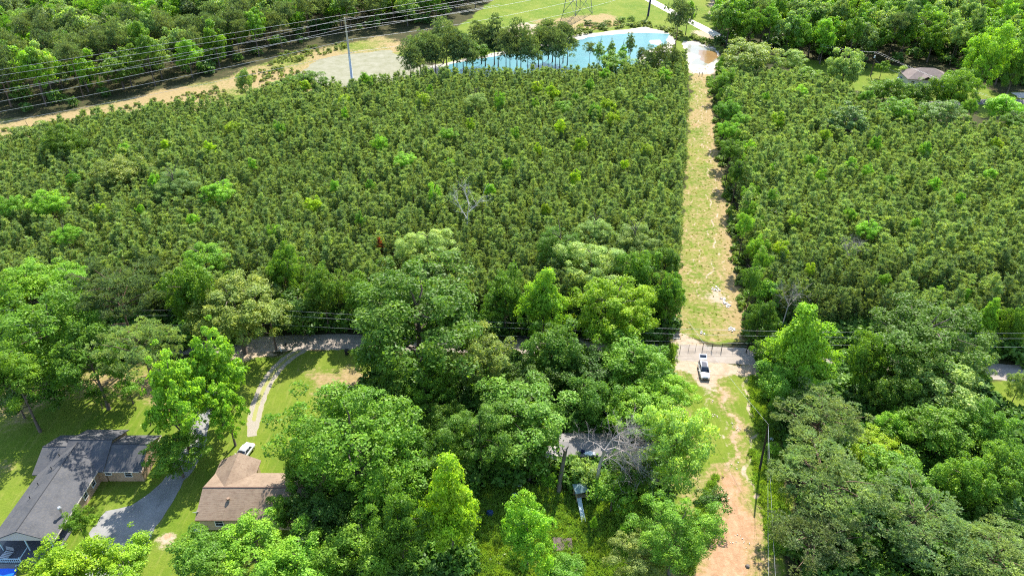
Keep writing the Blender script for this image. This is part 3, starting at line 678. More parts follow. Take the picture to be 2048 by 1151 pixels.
 (1340, 395, 22, 40, 'tall', 'B', 'bright sapling near the left side of the clearing'),
]
for h in HERO:
    cat = h[7] if len(h) > 7 and h[7] else 'tree'
    nm = {'thicket': 'thicket', 'shrub': 'shrub', 'sapling': 'sapling'}.get(cat)
    tree(*h[:7], cat=cat, name=nm, zc=h[8] if len(h) > 8 else None)

rnd = random.Random(41)
EDGE = [(26.7+.18*y+3.0+rnd.uniform(-.8, 1.2), y) for y in range(126, 296, 9)]
for k, (X, Y) in enumerate(sorted(EDGE, key=lambda e: -e[1])):
    if any((X-a)**2+(Y-b)**2 < 9 for a, b, _ in TREES): continue
    place(X, Y, rnd.uniform(5.5, 7.5), rnd.uniform(2.2, 3.4), rnd.uniform(3.2, 4.4), rnd.choice(('broad', 'far')), rnd.choice('GTGBD'), ['first', 'second', 'third', 'fourth', 'fifth', 'sixth', 'seventh', 'eighth', 'ninth', 'tenth', 'eleventh', 'twelfth', 'thirteenth', 'fourteenth', 'fifteenth', 'sixteenth', 'seventeenth', 'eighteenth', 'nineteenth'][k]+' small tree from the pond end in the row edging the clearing', 'tree', None, 'small trees edging the clearing', rnd)
# small bright saplings poking out of the pines: nothing tells them apart
def sapn(i):
    k = i if i < len(SAPL) else i-len(SAPL)
    return ORD[k] if k < len(ORD) else ['fortieth', 'forty first', 'forty second', 'forty third', 'forty fourth', 'forty fifth', 'forty sixth', 'forty seventh', 'forty eighth', 'forty ninth', 'fiftieth', 'fifty first', 'fifty second', 'fifty third'][k-len(ORD)]
rnd = random.Random(77)
SAP = [(505, 330), (465, 255), (625, 410), (610, 175), (730, 165), (845, 200), (1070, 210), (1075, 178), (1180, 175), (1210, 150), (1330, 150), (1215, 215), (1015, 330), (1075, 300), (1000, 205), (740, 370), (1030, 270), (1150, 360), (550, 470), (280, 420), (310, 365), (385, 440), (670, 375), (1225, 240), (1190, 225), (1105, 190), (1150, 200),
       (1620, 320), (1640, 355), (1700, 330), (1735, 345), (1780, 360), (1545, 340), (1870, 370), (1540, 395), (1810, 235), (1555, 245), (1990, 290), (1590, 440), (1920, 400), (1830, 450), (150, 360), (200, 420), (250, 300), (330, 290), (420, 300), (560, 260), (690, 230), (760, 290), (900, 330), (980, 380), (870, 390), (720, 440), (1090, 420), (1290, 300), (1250, 330), (1300, 200), (1120, 255), (1160, 290), (860, 180), (690, 200), (940, 250), (1650, 270), (1750, 290), (1850, 300), (1980, 350), (1560, 500), (1620, 540), (1700, 430), (1770, 560), (1500, 300), (1530, 200), (1600, 190)]
SAPL = sorted([s for s in SAP if s[0] < 1400]); SAPR = sorted([s for s in SAP if s[0] >= 1400])
for i, (x, y) in enumerate(SAPL+SAPR):
    tree(x, y, rnd.uniform(16, 34), rnd.uniform(24, 44), rnd.choice(('far', 'fartall')), rnd.choice(('B', 'B', 'Y')), (sapn(i)+' bright sapling from the left poking out of the '+('left' if i < len(SAPL) else 'right')+' plantation pines'), 'sapling', 'sapling', 'bright saplings among the plantation pines', zc=9.3)

# tall pines along the pond
PONDP = [(818, 108, 36, 44), (838, 95, 40, 52), (862, 92, 40, 50), (884, 70, 46, 48), (905, 85, 42, 54), (925, 90, 40, 50), (962, 70, 38, 46), (988, 72, 40, 52), (1012, 84, 36, 50), (1034, 78, 40, 54), (1056, 90, 34, 50), (1078, 78, 34, 46), (1098, 62, 38, 46), (1112, 82, 34, 50), (1128, 68, 34, 44)]
PONDP += [(x+8, y+22, a*1.05, b*.95) for x, y, a, b in PONDP]
for i, (x, y, a, b) in enumerate(PONDP):
    tree(x, y+2, a*1.3, b*1.2, 'farpine', 'DP', f'{ORD[i % 15]} dark pine from the left in the {("tall back", "lower front")[i//15]} row before the pond', 'pine tree', 'pine_tree', 'tall pines lined up in front of the pond', zc=11.5 if i < 15 else 8)
tree(1357, 40, 56, 110, 'farpine', 'DP', 'tallest dark pine standing alone beside the pond and the far road', 'pine tree', zc=13)
tree(1376, 30, 36, 60, 'fartall', 'B', 'bright green tree right behind the tallest dark pine', zc=9)
for i, (x, y, a, b, k) in enumerate(sorted(((1180, 100, 22, 40, 'DP'), (1200, 102, 30, 34, 'P'), (1222, 98, 22, 34, 'P'), (1262, 88, 26, 44, 'P'), (1245, 104, 22, 30, 'B'), (1285, 112, 24, 34, 'DP'), (1320, 112, 34, 50, 'DP'), (1345, 118, 34, 50, 'DP'), (1300, 118, 26, 40, 'DP')))):
    tree(x, y, a, b, 'farpine' if k == 'DP' else 'sparse', k, ORD[i]+' ragged tree from the left in front of the open turquoise water', 'tree', 'broadleaf_tree', 'thin ragged trees in front of the pond water', zc=10)
for i, (x, y) in enumerate(sorted(((1160, 52), (1190, 48), (1215, 44), (1240, 40), (1175, 46), (1205, 52), (1395, 76), (1405, 80), (1388, 72), (1262, 38)))):
    tree(x, y, rnd.uniform(12, 24), rnd.uniform(8, 13), 'bush', rnd.choice(('D', 'O', 'G')), ORD[i]+' low brush clump from the left on the far pond bank', 'shrub', 'shrub', 'brush along the pond bank', zc=1.0)

# ------------------------------------------------------------------ woods (filled on a jittered grid in world space)
def inside(p, poly):
    x, y = p; r = False; n = len(poly)
    for i in range(n):
        (x0, y0), (x1, y1) = poly[i], poly[(i+1) % n]
        if (y0 > y) != (y1 > y) and x < x0+(y-y0)/(y1-y0)*(x1-x0): r = not r
    return r
def pix(X, Y, Z):
    c, s = math.cos(TH), math.sin(TH); f = Y*c-(Z-CAMH)*s; return 1024+F*X/f, 575.5-F*(Y*s+(Z-CAMH)*c)/f
def wood(poly, sp, seed, where, mixf, keep, stuffname, hr=(12, 18), rr=(4.2, 7)):
    rnd = random.Random(seed); xs = [p[0] for p in poly]; ys = [p[1] for p in poly]; y = min(ys); row = 0; L = []
    while y < max(ys):
        x = min(xs)+(row % 2)*sp/2
        while x < max(xs):
            X, Y = x+rnd.uniform(-.35, .35)*sp, y+rnd.uniform(-.35, .35)*sp; x += sp
            if not inside((X, Y), poly): continue
            p = pix(X, Y, 9)
            if p[0] < -70 or p[0] > 2120 or p[1] < -75: continue
            if any((X-a)**2+(Y-b)**2 < (.55*(r+4))**2 for a, b, r in TREES[:NHERO]): continue
            kind, col = mixf(rnd, X, Y); H_ = rnd.uniform(*hr); Rr = rnd.uniform(*rr)
            if kind in ('fartall', 'farpine'): Rr *= .8; H_ *= 1.1
            Rz = min(H_*.44, Rr*1.25); L.append((X, Y, H_-Rz*.95, Rr, Rz, kind, col, p[0]))
        y += sp*.87; row += 1
    on = [q for q in L if 0 < q[7] < 2048]
    def edge(q):   # how deep in the wood, seen from the camera
        n = 0
        while n < 40 and inside((q[0]*(1-.01*n), q[1]*(1-.01*n)), poly): n += 1
        return n*.01*q[1]
    on.sort(key=edge); near = on[:keep]; rows = (near[:keep//3], near[keep//3:2*keep//3], near[2*keep//3:])
    for rw_, nm in zip(rows, ('front', 'middle', 'back')):
        cnt = {}
        for q in sorted(rw_, key=lambda q: q[7]):
            t_ = TXT[q[6]]; k = cnt.get(q[6], 0); cnt[q[6]] = k+1
            lab = f'{ORD[k]} {t_} from left in {nm} row, {where}' if k < len(ORD) else t_+' in the '+where
            place(*q[:7], lab, 'tree' if q[5] != 'farpine' else 'pine tree', None, 'trees of the '+where, rnd)
    ns = set(near); rest = [q for q in L if q not in ns]
    if rest: WOODSTUFF.append((stuffname, where, rest))
    return len(near), len(rest)
WOODSTUFF = []
NHERO = len(TREES)
TXT = {'G': 'mid green tree', 'D': 'dark green tree', 'B': 'bright green tree', 'P': 'pale green tree', 'O': 'olive green tree', 'T': 'blue green tree', 'DP': 'dark needled pine'}
def mixL(r, X, Y):
    if r.random() < .40+.25*math.sin(X*.045)*math.cos(Y*.05): return 'farpine', 'DP'
    return r.choice(['far', 'far', 'fartall']), r.choice(['G', 'B', 'B', 'P', 'D', 'B'])
def mixR(r, X, Y):
    if r.random() < .12: return 'farpine', 'DP'
    return r.choice(['far', 'far', 'fartall']), r.choice(['G', 'B', 'P', 'P', 'G', 'T', 'B'])
LW = P((-60, 232), (130, 220), (310, 172), (420, 148), (540, 108), (650, 78), (760, 62), (900, 42), (985, 2), (1010, -110), (-300, -110), (-400, 140))
RWD = P((1428, 95), (1520, 112), (1640, 138), (1720, 140), (1740, 122), (1800, 128), (1890, 128), (1960, 165), (1990, 180), (2120, 172), (2260, 150), (2200, -110), (1430, -110))
n1 = wood(LW, 10.0, 11, 'wood beyond the tan strip', mixL, 135, 'left_far_wood', (14, 20), (4.6, 8.2)); n2 = wood(RWD, 9.2, 12, 'wood beyond right pines', mixR, 105, 'right_far_wood', (14, 21), (4.2, 7))

# ------------------------------------------------------------------ the pine plantation
def pine_points(poly, sp, seed, hr):
    rnd = random.Random(seed); xs = [p[0] for p in poly]; ys = [p[1] for p in poly]; out = []; y = min(ys); row = 0
    blob = [(a, b, r) for a, b, r in TREES[:NHERO]]
    A = np.array(blob)
    while y < max(ys):
        x = min(xs)+(row % 2)*sp/2
        while x < max(xs):
            X, Y = x+rnd.uniform(-.33, .33)*sp, y+rnd.uniform(-.33, .33)*sp; x += sp
            if not inside((X, Y), poly): continue
            p = pix(X, Y, 6)
            if p[0] < -60 or p[0] > 2110: continue
            if (((A[:, 0]-X)**2+(A[:, 1]-Y)**2) < np.maximum(.62*A[:, 2], 1.5)**2).any(): continue
            nz = math.sin(X*.07+seed)*math.sin(Y*.06)*.1
            if rnd.random() < .02+.05*(math.sin(X*.13+1)*math.sin(Y*.11) > .75): continue
            out.append((X, Y, (hr[0]+(hr[1]-hr[0])*rnd.random()**.8)*(1+nz+.06*math.sin(X*.31)*math.sin(Y*.27+2))))
        y += sp*.87; row += 1
    return out
def Z8(*pts): return [at(x, y, 7) for x, y in pts]
PL = Z8((-150, 330), (-20, 285), (60, 262), (200, 232), (330, 212), (480, 200), (560, 172), (640, 172), (700, 172), (830, 152), (1000, 148), (1150, 140), (1300, 120), (1372, 118)) + [(6.5+.2216*200-1.2, 200), (6.5+.2216*130-1.2, 130), (32, 124), (-60, 124), (-120, 122), (-170, 122)]
PR = [(50.5, 122), (26.7+.18*200+1.8, 200), (26.7+.18*290+1.8, 290)] + Z8((1440, 145), (1500, 130), (1640, 160), (1700, 190), (1760, 225), (1830, 222), (1900, 245), (1960, 250), (2100, 245)) + [(190, 200), (150, 125), (100, 119)]
pts = pine_points(PL, 2.05, 31, (6.2, 10.6)) + pine_points(PR, 2.1, 32, (6.6, 11.2))
def seen(p):
    q = pix(p[0], p[1], p[2]*.8); return 0 < q[0] < 2048 and 0 < q[1] < 1151
vis = sorted([p for p in pts if seen(p)], key=lambda p: depth(p[0], p[1], 5))
# the nearest ones that are not behind the roadside trees stand as individuals
def covered(p):
    X, Y, h = p; k = 89/(89-h*.8)
    gx, gy = X, Y
    for a, b, r in TREES[:NHERO]:
        if b < gy+2:
            # line from camera to the pine's top passes over (a,b) at what height
            f = b/gy; hx = X*f; hz = CAMH+(h*.8-CAMH)*f
            if abs(hx-a) < r*.75 and hz < r*2.0+3: return True
    return False
front = [p for p in vis if not covered(p)][:300]; fs_ = set(front)
rest = [p for p in pts if p not in fs_]
rnd = random.Random(9)
NCOL = CL['N']
for X, Y, h in front:
    o = link('young_pine', rnd.choice(YP), None, (X, Y, 0)); o.rotation_euler = (rnd.uniform(-.05, .05), rnd.uniform(-.05, .05), rnd.random()*6.28)
    wd = h*rnd.uniform(1.0, 1.3); o.scale = (wd, wd, h); k = rnd.uniform(.85, 1.15); o.color = (NCOL[0]*k, NCOL[1]*k, NCOL[2]*k, 1)
    tag(o, 'young dark green plantation pine near the front of the planted pines', 'pine tree', 'young pines along the front of the plantation')
def stuff_instances(name, pts, meshes, color, label, cat, wr=(1.0, 1.3), seed=1, icol=None):
    "countless small plants: one object that repeats a few source meshes"
    rs = np.random.RandomState(seed); src = bpy.data.collections.new(name+'_sources')
    for m in meshes:
        o = bpy.data.objects.new(name+'_source', m); src.objects.link(o)
    me = bpy.data.meshes.new(name); me.from_pydata([(p[0], p[1], 0) for p in pts], [], [])
    a = me.attributes.new('sz', 'FLOAT_VECTOR', 'POINT'); W = rs.uniform(wr[0], wr[1], len(pts))
    a.data.foreach_set('vector', np.array([(p[2]*q, p[2]*q, p[2]) for p, q in zip(pts, W)], dtype=np.float32).ravel())
    a = me.attributes.new('rot', 'FLOAT_VECTOR', 'POINT'); a.data.foreach_set('vector', np.stack([rs.uniform(-.06, .06, len(pts)), rs.uniform(-.06, .06, len(pts)), rs.uniform(0, 6.28, len(pts))], 1).astype(np.float32).ravel())
    a = me.attributes.new('pick', 'INT', 'POINT'); a.data.foreach_set('value', rs.randint(0, len(meshes), len(pts)).astype(np.int32))
    o = link(name, me); o.color = (*(color if icol is None else (0, 0, 0)), 1)
    if icol is not None:
        a = me.attributes.new('icol', 'FLOAT_COLOR', 'POINT'); a.data.foreach_set('color', np.array([(*c, 1) for c in icol], dtype=np.float32).ravel())
    else:
        f_ = rs.uniform(.0, .35, len(pts)); a = me.attributes.new('icol', 'FLOAT_COLOR', 'POINT'); a.data.foreach_set('color', np.stack([color[0]*f_*1.15, color[1]*f_, color[2]*f_, f_], 1).astype(np.float32).ravel())
    g = bpy.data.node_groups.new(name, 'GeometryNodeTree')
    g.interface.new_socket('Geometry', in_out='INPUT', socket_type='NodeSocketGeometry'); g.interface.new_socket('Geometry', in_out='OUTPUT', socket_type='NodeSocketGeometry')
    N = g.nodes; i_ = N.new('NodeGroupInput'); o_ = N.new('NodeGroupOutput'); ins = N.new('GeometryNodeInstanceOnPoints'); ci = N.new('GeometryNodeCollectionInfo')
    ci.inputs['Collection'].default_value = src; ci.inputs['Separate Children'].default_value = True; ci.inputs['Reset Children'].default_value = True
    def na(nm, ty):
        x = N.new('GeometryNodeInputNamedAttribute'); x.data_type = ty; x.inputs['Name'].default_value = nm; return x.outputs['Attribute']
    L = g.links.new; L(i_.outputs[0], ins.inputs['Points']); L(ci.outputs[0], ins.inputs['Instance']); ins.inputs['Pick Instance'].default_value = True
    L(na('pick', 'INT'), ins.inputs['Instance Index']); L(na('rot', 'FLOAT_VECTOR'), ins.inputs['Rotation']); L(na('sz', 'FLOAT_VECTOR'), ins.inputs['Scale']); L(ins.outputs[0], o_.inputs[0])
    md = o.modifiers.new('scatter', 'NODES'); md.node_group = g; return tag(o, label, cat, kind='stuff')
lp = [p for p in rest if p[0] < 6.5+.22*p[1]+4]; rp = [p for p in rest if p[0] >= 6.5+.22*p[1]+4]
stuff_instances('pine_plantation', lp, YP, NCOL, 'dense stand of countless young pines left of the mown clearing', 'pine plantation', seed=1)
stuff_instances('pine_plantation', rp, YP, tuple(x*1.08 for x in NCOL), 'dense stand of countless young pines right of the mown clearing', 'pine plantation', seed=2)
print('pines', len(front), len(lp), len(rp), 'woods', n1, n2, 'trees', len(TREES))

def joined(kind):
    out = []
    for cm, tm in PROTO[kind][0]:
        bm = bmesh.new(); bm.from_mesh(cm); n = len(bm.faces); bm.from_mesh(tm); bm.faces.ensure_lookup_table()
        for f in bm.faces[n:]: f.material_index = 1
        me = bpy.data.meshes.new(kind+'_tree'); bm.to_mesh(me); bm.free(); me.materials.append(cm.materials[0]); me.materials.append(M_BARK)
        me.transform(Matrix.Scale(1/(1-PROTO[kind][1]), 4) @ Matrix.Translation((0, 0, -PROTO[kind][1]))); out.append(me)
    return out
for nm, where, L in WOODSTUFF:
    ms = joined('far')+joined('farpine')[:2]
    stuff_instances(nm, [(q[0], q[1], q[2]+q[4]) for q in L], ms, (0, 0, 0), 'deeper mass of mixed trees at the back of the '+where, 'woodland', (.75, .95), 9, [CL[q[6]] for q in L])

# undergrowth beneath and between the trees
def scatter(polys, n, seed, sr, avoid=()):
    rnd = random.Random(seed); out = []
    for poly, share in polys:
        xs = [p[0] for p in poly]; ys = [p[1] for p in poly]; k = 0; tries = 0
        while k < n*share and tries < n*20:
            tries += 1; p = (rnd.uniform(min(xs), max(xs)), rnd.uniform(min(ys), max(ys)))
            if not inside(p, poly) or any(inside(p, a) for a in avoid): continue
            out.append((p[0], p[1], rnd.uniform(*sr))); k += 1
    return out
BU = [crown(s, 16, 420, .16, .36)[0] for s in (301, 302, 303)]
for m in BU: m.transform(Matrix.Translation((0, 0, .75)))
U1 = P((700, 735), (800, 735), (1325, 722), (1340, 1000), (1330, 1010), (1150, 985), (960, 950), (940, 1080), (960, 1200), (640, 1200), (640, 960), (610, 900), (700, 810))
U2 = P((-100, 640), (420, 640), (520, 672), (480, 678), (300, 700), (200, 725), (-100, 790))
U3 = P((1515, 720), (1960, 755), (1960, 800), (2100, 870), (2100, 1200), (1600, 1200), (1600, 1010), (1570, 880))
U4 = P((560, 662), (700, 664), (1330, 686), (1345, 640), (1200, 620), (560, 620))
U5 = P((1505, 690), (2100, 728), (2100, 650), (1500, 620))
HB = [(-48, 70), (-28, 70), (-28, 83), (-48, 83)]; HM = [(5, 83.5), (22, 83.5), (22, 90), (5, 90)]
up = scatter([(U1, .34), (U2, .16), (U3, .24), (U4, .16), (U5, .16)], 2600, 3, (.9, 2.4), (YARD, HB, HM, WEEDS))
stuff_instances('undergrowth', up, BU, (.085, .19, .035), 'low dark green undergrowth filling the ground beneath the trees', 'undergrowth', (.9, 1.3), 5)
lu = scatter([(LW, .5), (RWD, .5)], 1800, 4, (1.5, 3.2))
stuff_instances('wood_undergrowth', lu, BU, (.08, .17, .04), 'low green undergrowth filling the ground of the far woods', 'undergrowth', (.9, 1.4), 6)
def tuft(seed):
    rs = np.random.RandomState(seed); n = 9; pos = np.stack([rs.randn(n)*.35, rs.randn(n)*.35, np.zeros(n)], 1); dr = unit(np.stack([rs.randn(n)*.3, rs.randn(n)*.3, np.ones(n)], 1))
    V, Fq = needles(pos, dr, np.full(n, 1.0), .055, rs, 12, .38); return np_mesh('tuft', V, Fq, [M_NEEDLE], (.2+.6*rs.rand(n)).repeat(12))
TU = [tuft(s) for s in (401, 402, 403)]
wp = scatter([(WEEDS, .62), (P((1500, 900), (1560, 900), (1580, 1100), (1540, 1110)), .12), (P((1500, 745), (1530, 800), (1560, 880), (1520, 880), (1500, 800)), .08), (P((1325, 690), (1350, 690), (1345, 740), (1325, 740)), .04), (P((1340, 1130), (1420, 960), (1440, 940), (1400, 1060), (1380, 1150)), .06)], 4200, 6, (.25, .75), (HM,))
stuff_instances('weeds', wp, TU, (.21, .34, .06), 'knee high bright weeds in the overgrown yard', 'weeds', (.8, 1.3), 7)
pbk = scatter([(P((1040, 82), (1130, 66), (1190, 55), (1290, 44), (1360, 62), (1375, 80), (1350, 84), (1330, 62), (1290, 55), (1240, 58), (1190, 64), (1130, 80)), .7), (P((1372, 74), (1440, 84), (1445, 110), (1436, 104), (1400, 84)), .3)], 260, 26, (.3, 1.0))
stuff_instances('bank_weeds', pbk, BU, (.16, .23, .06), 'ragged weeds along the far rim of the pond', 'weeds', (.9, 1.6), 27)
edg = scatter([([(48.2-20+.18*(y-118.5)+18.6, y) for y in range(119, 300, 20)]+[(48.2-20+.18*(y-118.5)+20.6, y) for y in range(299, 118, -20)], .5), ([(30.2+.2216*(y-118.5), y) for y in range(119, 300, 20)]+[(31.6+.2216*(y-118.5), y) for y in range(299, 118, -20)], .5)], 420, 28, (.25, .9))
stuff_instances('edge_brush', edg, BU, (.15, .26, .05), 'low brush along both edges of the mown clearing', 'brush', (.9, 1.5), 29)
tg = scatter([(CORR, 1)], 750, 16, (.06, .18))
stuff_instances('grass_tufts', tg, TU, (.26, .30, .09), 'rough grass tufts on the mown clearing', 'grass', (1.0, 2.2), 17)
rw = scatter([(P((0, 262), (120, 245), (300, 222), (320, 238), (60, 268)), .5), (P((250, 215), (440, 175), (470, 200), (300, 235)), .35), (P((560, 110), (640, 90), (700, 85), (690, 100), (600, 125), (540, 130)), .4), (P((470, 190), (480, 150), (560, 135), (640, 150), (620, 180), (540, 190)), .5)], 300, 8, (.25, .9))
stuff_instances('clearing_brush', rw, BU, (.17, .24, .06), 'low olive brush dotted over the tan clearing', 'brush', (.9, 1.5), 8)
# ------------------------------------------------------------------ house materials
def shingle(name, a, b, sp, ax=0.0):
    t = NT(name); n1 = t.noise(.35, 4); n2 = t.noise(2.2, 3, stretch=(.5, 2.6, 2.6)); n3 = t.noise(9, 2, rough=.8)
    c = t.mix(t.rng(n1, .3, .7), a, b); c = t.mix(t.rng(n2, .5, .62, 0, .55), c, sp); c = t.mix(t.rng(n3, .5, .8, 0, .35), c, tuple(x*.5 for x in a))
    st_ = t.noise(.9, 5, stretch=(1.2, .5, 1), rough=.75); c = t.mix(t.rng(st_, .50, .70, 0, .5), c, tuple(x*.62 for x in a)); lf = t.noise(5.5, 4, rough=.85); c = t.mix(t.rng(lf, .66, .72, 0, .8), c, (.26, .20, .11))
    wv = t.n('ShaderNodeTexWave', wave_type='BANDS', bands_direction='Z', wave_profile='SAW'); wv.inputs['Scale'].default_value = 2.6; wv.inputs['Distortion'].default_value = .4; t.l(t.pos(), wv.inputs[0])
    return t.surf(c, .92, 0, .15, t.bump(t.math('ADD', wv.outputs['Fac'], n3), .35, .03))
M_ROOFA = shingle('grey_shingles', (.085, .088, .096), (.12, .12, .125), (.155, .145, .13))
M_ROOFB = shingle('tan_shingles', (.23, .170, .122), (.31, .235, .170), (.18, .115, .080))
M_ROOFC = shingle('brown_shingles', (.21, .17, .155), (.27, .225, .20), (.17, .13, .12))
def brick(name, a, b, mort):
    t = NT(name); tc = t.n('ShaderNodeTexCoord'); mp = t.n('ShaderNodeMapping'); sx = t.n('ShaderNodeSeparateXYZ'); cx = t.n('ShaderNodeCombineXYZ')
    t.l(t.pos(), sx.inputs[0]); t.l(t.math('ADD', sx.outputs[0], sx.outputs[1]), cx.inputs[0]); t.l(sx.outputs[2], cx.inputs[1])
    br = t.n('ShaderNodeTexBrick'); br.inputs['Scale'].default_value = 3.2; br.inputs['Color1'].default_value = (*a, 1); br.inputs['Color2'].default_value = (*b, 1); br.inputs['Mortar'].default_value = (*mort, 1); br.inputs['Mortar Size'].default_value = .015
    t.l(cx.outputs[0], br.inputs[0]); n = t.noise(1.2, 4); c = t.mix(t.rng(n, .4, .7, 0, .45), br.outputs[0], tuple(x*.55 for x in a)); return t.surf(c, .9, 0, .15)
M_BRICK = brick('brick', (.44, .27, .17), (.56, .38, .26), (.55, .48, .40))
M_SIDING = simple('tan_siding', (.46, .36, .22), .8, 0, .08, 1); M_TRIM = simple('trim', (.55, .50, .43), .6, 0, .05); M_BLUEW = simple('pale_blue_paint', (.45, .62, .68), .6, 0, .05)
M_WOOD = simple('weathered_wood', (.33, .25, .17), .9, 0, .25, 2)

def gable(mb, x0, x1, y0, y1, ze, zr, axis, oh=.45, th=.16):
    "roof shell of a gable block; axis = direction of the ridge"
    if axis == 'x': a0, a1, b0, b1 = x0, x1, y0, y1
    else: a0, a1, b0, b1 = y0, y1, x0, x1
    m = (b0+b1)/2; sec = [(b0, ze), (m, zr), (b1, ze), (b1, ze-th), (m, zr-th*1.15), (b0, ze-th)]
    vs = []
    for a in (a0, a1):
        for b, z in sec: vs.append((a, b, z) if axis == 'x' else (b, a, z))
    fs = [(0, 1, 7, 6), (1, 2, 8, 7), (2, 3, 9, 8), (3, 4, 10, 9), (4, 5, 11, 10), (5, 0, 6, 11), (0, 5, 4, 1), (1, 4, 3, 2), (6, 7, 10, 11), (7, 8, 9, 10)]
    mb.add(vs, fs)
def wallblock(mb, x0, x1, y0, y1, ze, zr, axis, ins=.45, z0=0):
    if axis == 'x': a0, a1, b0, b1 = x0+ins*.6, x1-ins*.6, y0+ins, y1-ins
    else: a0, a1, b0, b1 = y0+ins*.6, y1-ins*.6, x0+ins, x1-ins
    m = (b0+b1)/2; sl = (zr-ze)/(m-b0+ins); h = ze-.2+sl*ins*.6; sec = [(b0, z0), (b0, h), (m, zr-.26), (b1, h), (b1, z0)]; vs = []
    for a in (a0, a1):
        for b, z in sec: vs.append((a, b, z) if axis == 'x' else (b, a, z))
    mb.add(vs, [(0, 1, 2, 3, 4), (9, 8, 7, 6, 5)] + [(i, 5+i, 5+(i+1) % 5, (i+1) % 5) for i in range(5)])
def window(parent, c, wd, hg, face, label=None):
    "face 'y' looks along -y, 'x' looks along +x"
    f = MB(); g = MB(); x, y, z = c; t = .09
    if face == 'y':
        for dx in (-wd/2, wd/2): f.box((x+dx, y-.04, z), (t, .1, hg+t))
        for dz in (-hg/2, hg/2): f.box((x, y-.045, z+dz), (wd+t, .12, t))
        f.box((x, y-.035, z), (wd, .06, .05)); g.box((x, y-.02, z), (wd-.05, .03, hg-.05))
    else:
        for dy in (-wd/2, wd/2): f.box((x+.04, y+dy, z), (.1, t, hg+t))
        for dz in (-hg/2, hg/2): f.box((x+.045, y, z+dz), (.12, wd+t, t))
        f.box((x+.035, y, z), (.06, wd, .05)); g.box((x+.02, y, z), (.03, wd-.05, hg-.05))
    o = f.build('window', M_WHITE, parent); g.build('pane', M_GLASS, o); return o

# house with the dark roof
hA = tag(empty('house', (0, 0, 0)), 'low brick house with a dark grey L shaped roof at the lower left', 'house')
r = MB()
gable(r, -73.8, -64.8, 67.8, 85.2, 2.75, 4.85, 'y')
gable(r, -74.7, -69.2, 80.3, 89.0, 2.70, 4.45, 'x'); gable(r, -70.9, -63.9, 80.9, 90.3, 2.72, 5.0, 'x'); gable(r, -64.2, -58.1, 81.05, 89.1, 2.60, 4.55, 'x')
rf = r.build('roof', M_ROOFA, hA)
rd_ = MB()
for a, b in (((-69.3, 68, 4.87), (-69.3, 85.2, 4.87)), ((-70.9, 85.6, 5.02), (-63.9, 85.6, 5.02)), ((-64, 85.07, 4.57), (-58.1, 85.07, 4.57)), ((-74.7, 84.65, 4.47), (-70.9, 84.65, 4.47))): rd_.tube([a, b], .07, 6)
rd_.build('ridge_cap', simple('dark_shingle', (.05, .052, .058), .9), rf)
wl = MB(); wallblock(wl, -73.8, -64.8, 72.6, 82.0, 2.75, 4.7, 'y'); wallblock(wl, -74.7, -69.2, 80.3, 89.0, 2.7, 4.3, 'x'); wallblock(wl, -70.9, -63.9, 81.0, 90.2, 2.72, 4.8, 'x'); wallblock(wl, -64.2, -58.1, 81.05, 89.1, 2.6, 4.5, 'x')
wl.build('wall', M_BRICK, hA)
g_ = MB(); g_.add([(-73.5, 68.15, 2.55), (-65.1, 68.15, 2.55), (-69.3, 68.15, 4.62), (-73.5, 68.3, 2.55), (-65.1, 68.3, 2.55), (-69.3, 68.3, 4.62)], [(0, 1, 2), (5, 4, 3), (0, 3, 4, 1), (1, 4, 5, 2), (2, 5, 3, 0)]); g_.build('gable_panel', M_TRIM, hA)
fa = MB(); fa.box((-64.78, 76.4, 2.62), (.06, 17.2, .20)); fa.box((-58.07, 85.07, 2.5), (.05, 8.0, .16)); fa.box((-61.3, 81.02, 2.5), (5.8, .06, .17)); fa.build('fascia', M_TRIM, hA)
window(hA, (-65.25, 79.7, 1.55), 1.0, 1.15, 'x'); window(hA, (-65.25, 77.2, 1.55), 1.0, 1.15, 'x'); window(hA, (-63.6, 81.5, 1.75), 1.0, .6, 'y'); window(hA, (-60.5, 81.5, 1.6), 1.1, 1.0, 'y')
fl = MB().cyl((-65.5, 72.1, 2.9), .17, 1.75, 12); ch = fl.build('chimney_pipe', M_CHROME if False else simple('galvanised', (.55, .50, .45), .5, .4), hA, True); MB().cyl((-65.5, 72.1, 4.66), .27, .22, 12, .20).build('cap', M_STEEL, ch)
for x, y, z in ((-71.0, 80.1, 4.35), (-71.5, 83.2, 4.0), (-71.4, 74.6, 4.0), (-71.6, 77.2, 4.0)):
    MB().cyl((x, y, z-.15), .06, .5, 8).build('vent_pipe', M_BLACK, hA)
po = MB()
for x, y in ((-65.6, 68.3), (-69.2, 68.3), (-73.0, 68.3)): po.box((x, y, 1.3), (.14, .14, 2.6))
po.build('porch_posts', M_BLUEW, hA)
MB().box((-69.3, 69.6, .10), (8.6, 7.0, .2)).build('porch_floor', simple('dark_floor', (.11, .115, .13), .8), hA)
ra = MB(); ra.box((-71.1, 66.2, 1.05), (3.7, .10, .09)); ra.box((-71.1, 66.2, .45), (3.7, .10, .08))
for i in range(13): ra.box((-72.9+i*.3, 66.2, .62), (.06, .06, .85))
ra.box((-69.25, 67.2, 1.05), (.10, 2.0, .09)); ra.box((-69.25, 66.2, .7), (.13, .13, 1.3)); ra.box((-69.25, 65.6, .6), (.1, 1.2, .08), rx=R(-38)); ra.box((-68.8, 65.6, .6), (.1, 1.2, .08), rx=R(-38))
ra.build('porch_railing', M_BLUEW, hA)
lc = tag(empty('lounge_chair', (*at(16, 1114), 0.2), R(-12)), 'pale grey slatted bench on the patio below the porch', 'bench')
b = MB()
for i in range(5): b.box((0, -.5+i*.25, .4), (1.3, .17, .05))
b.build('seat', M_STEEL, lc)
b = MB()
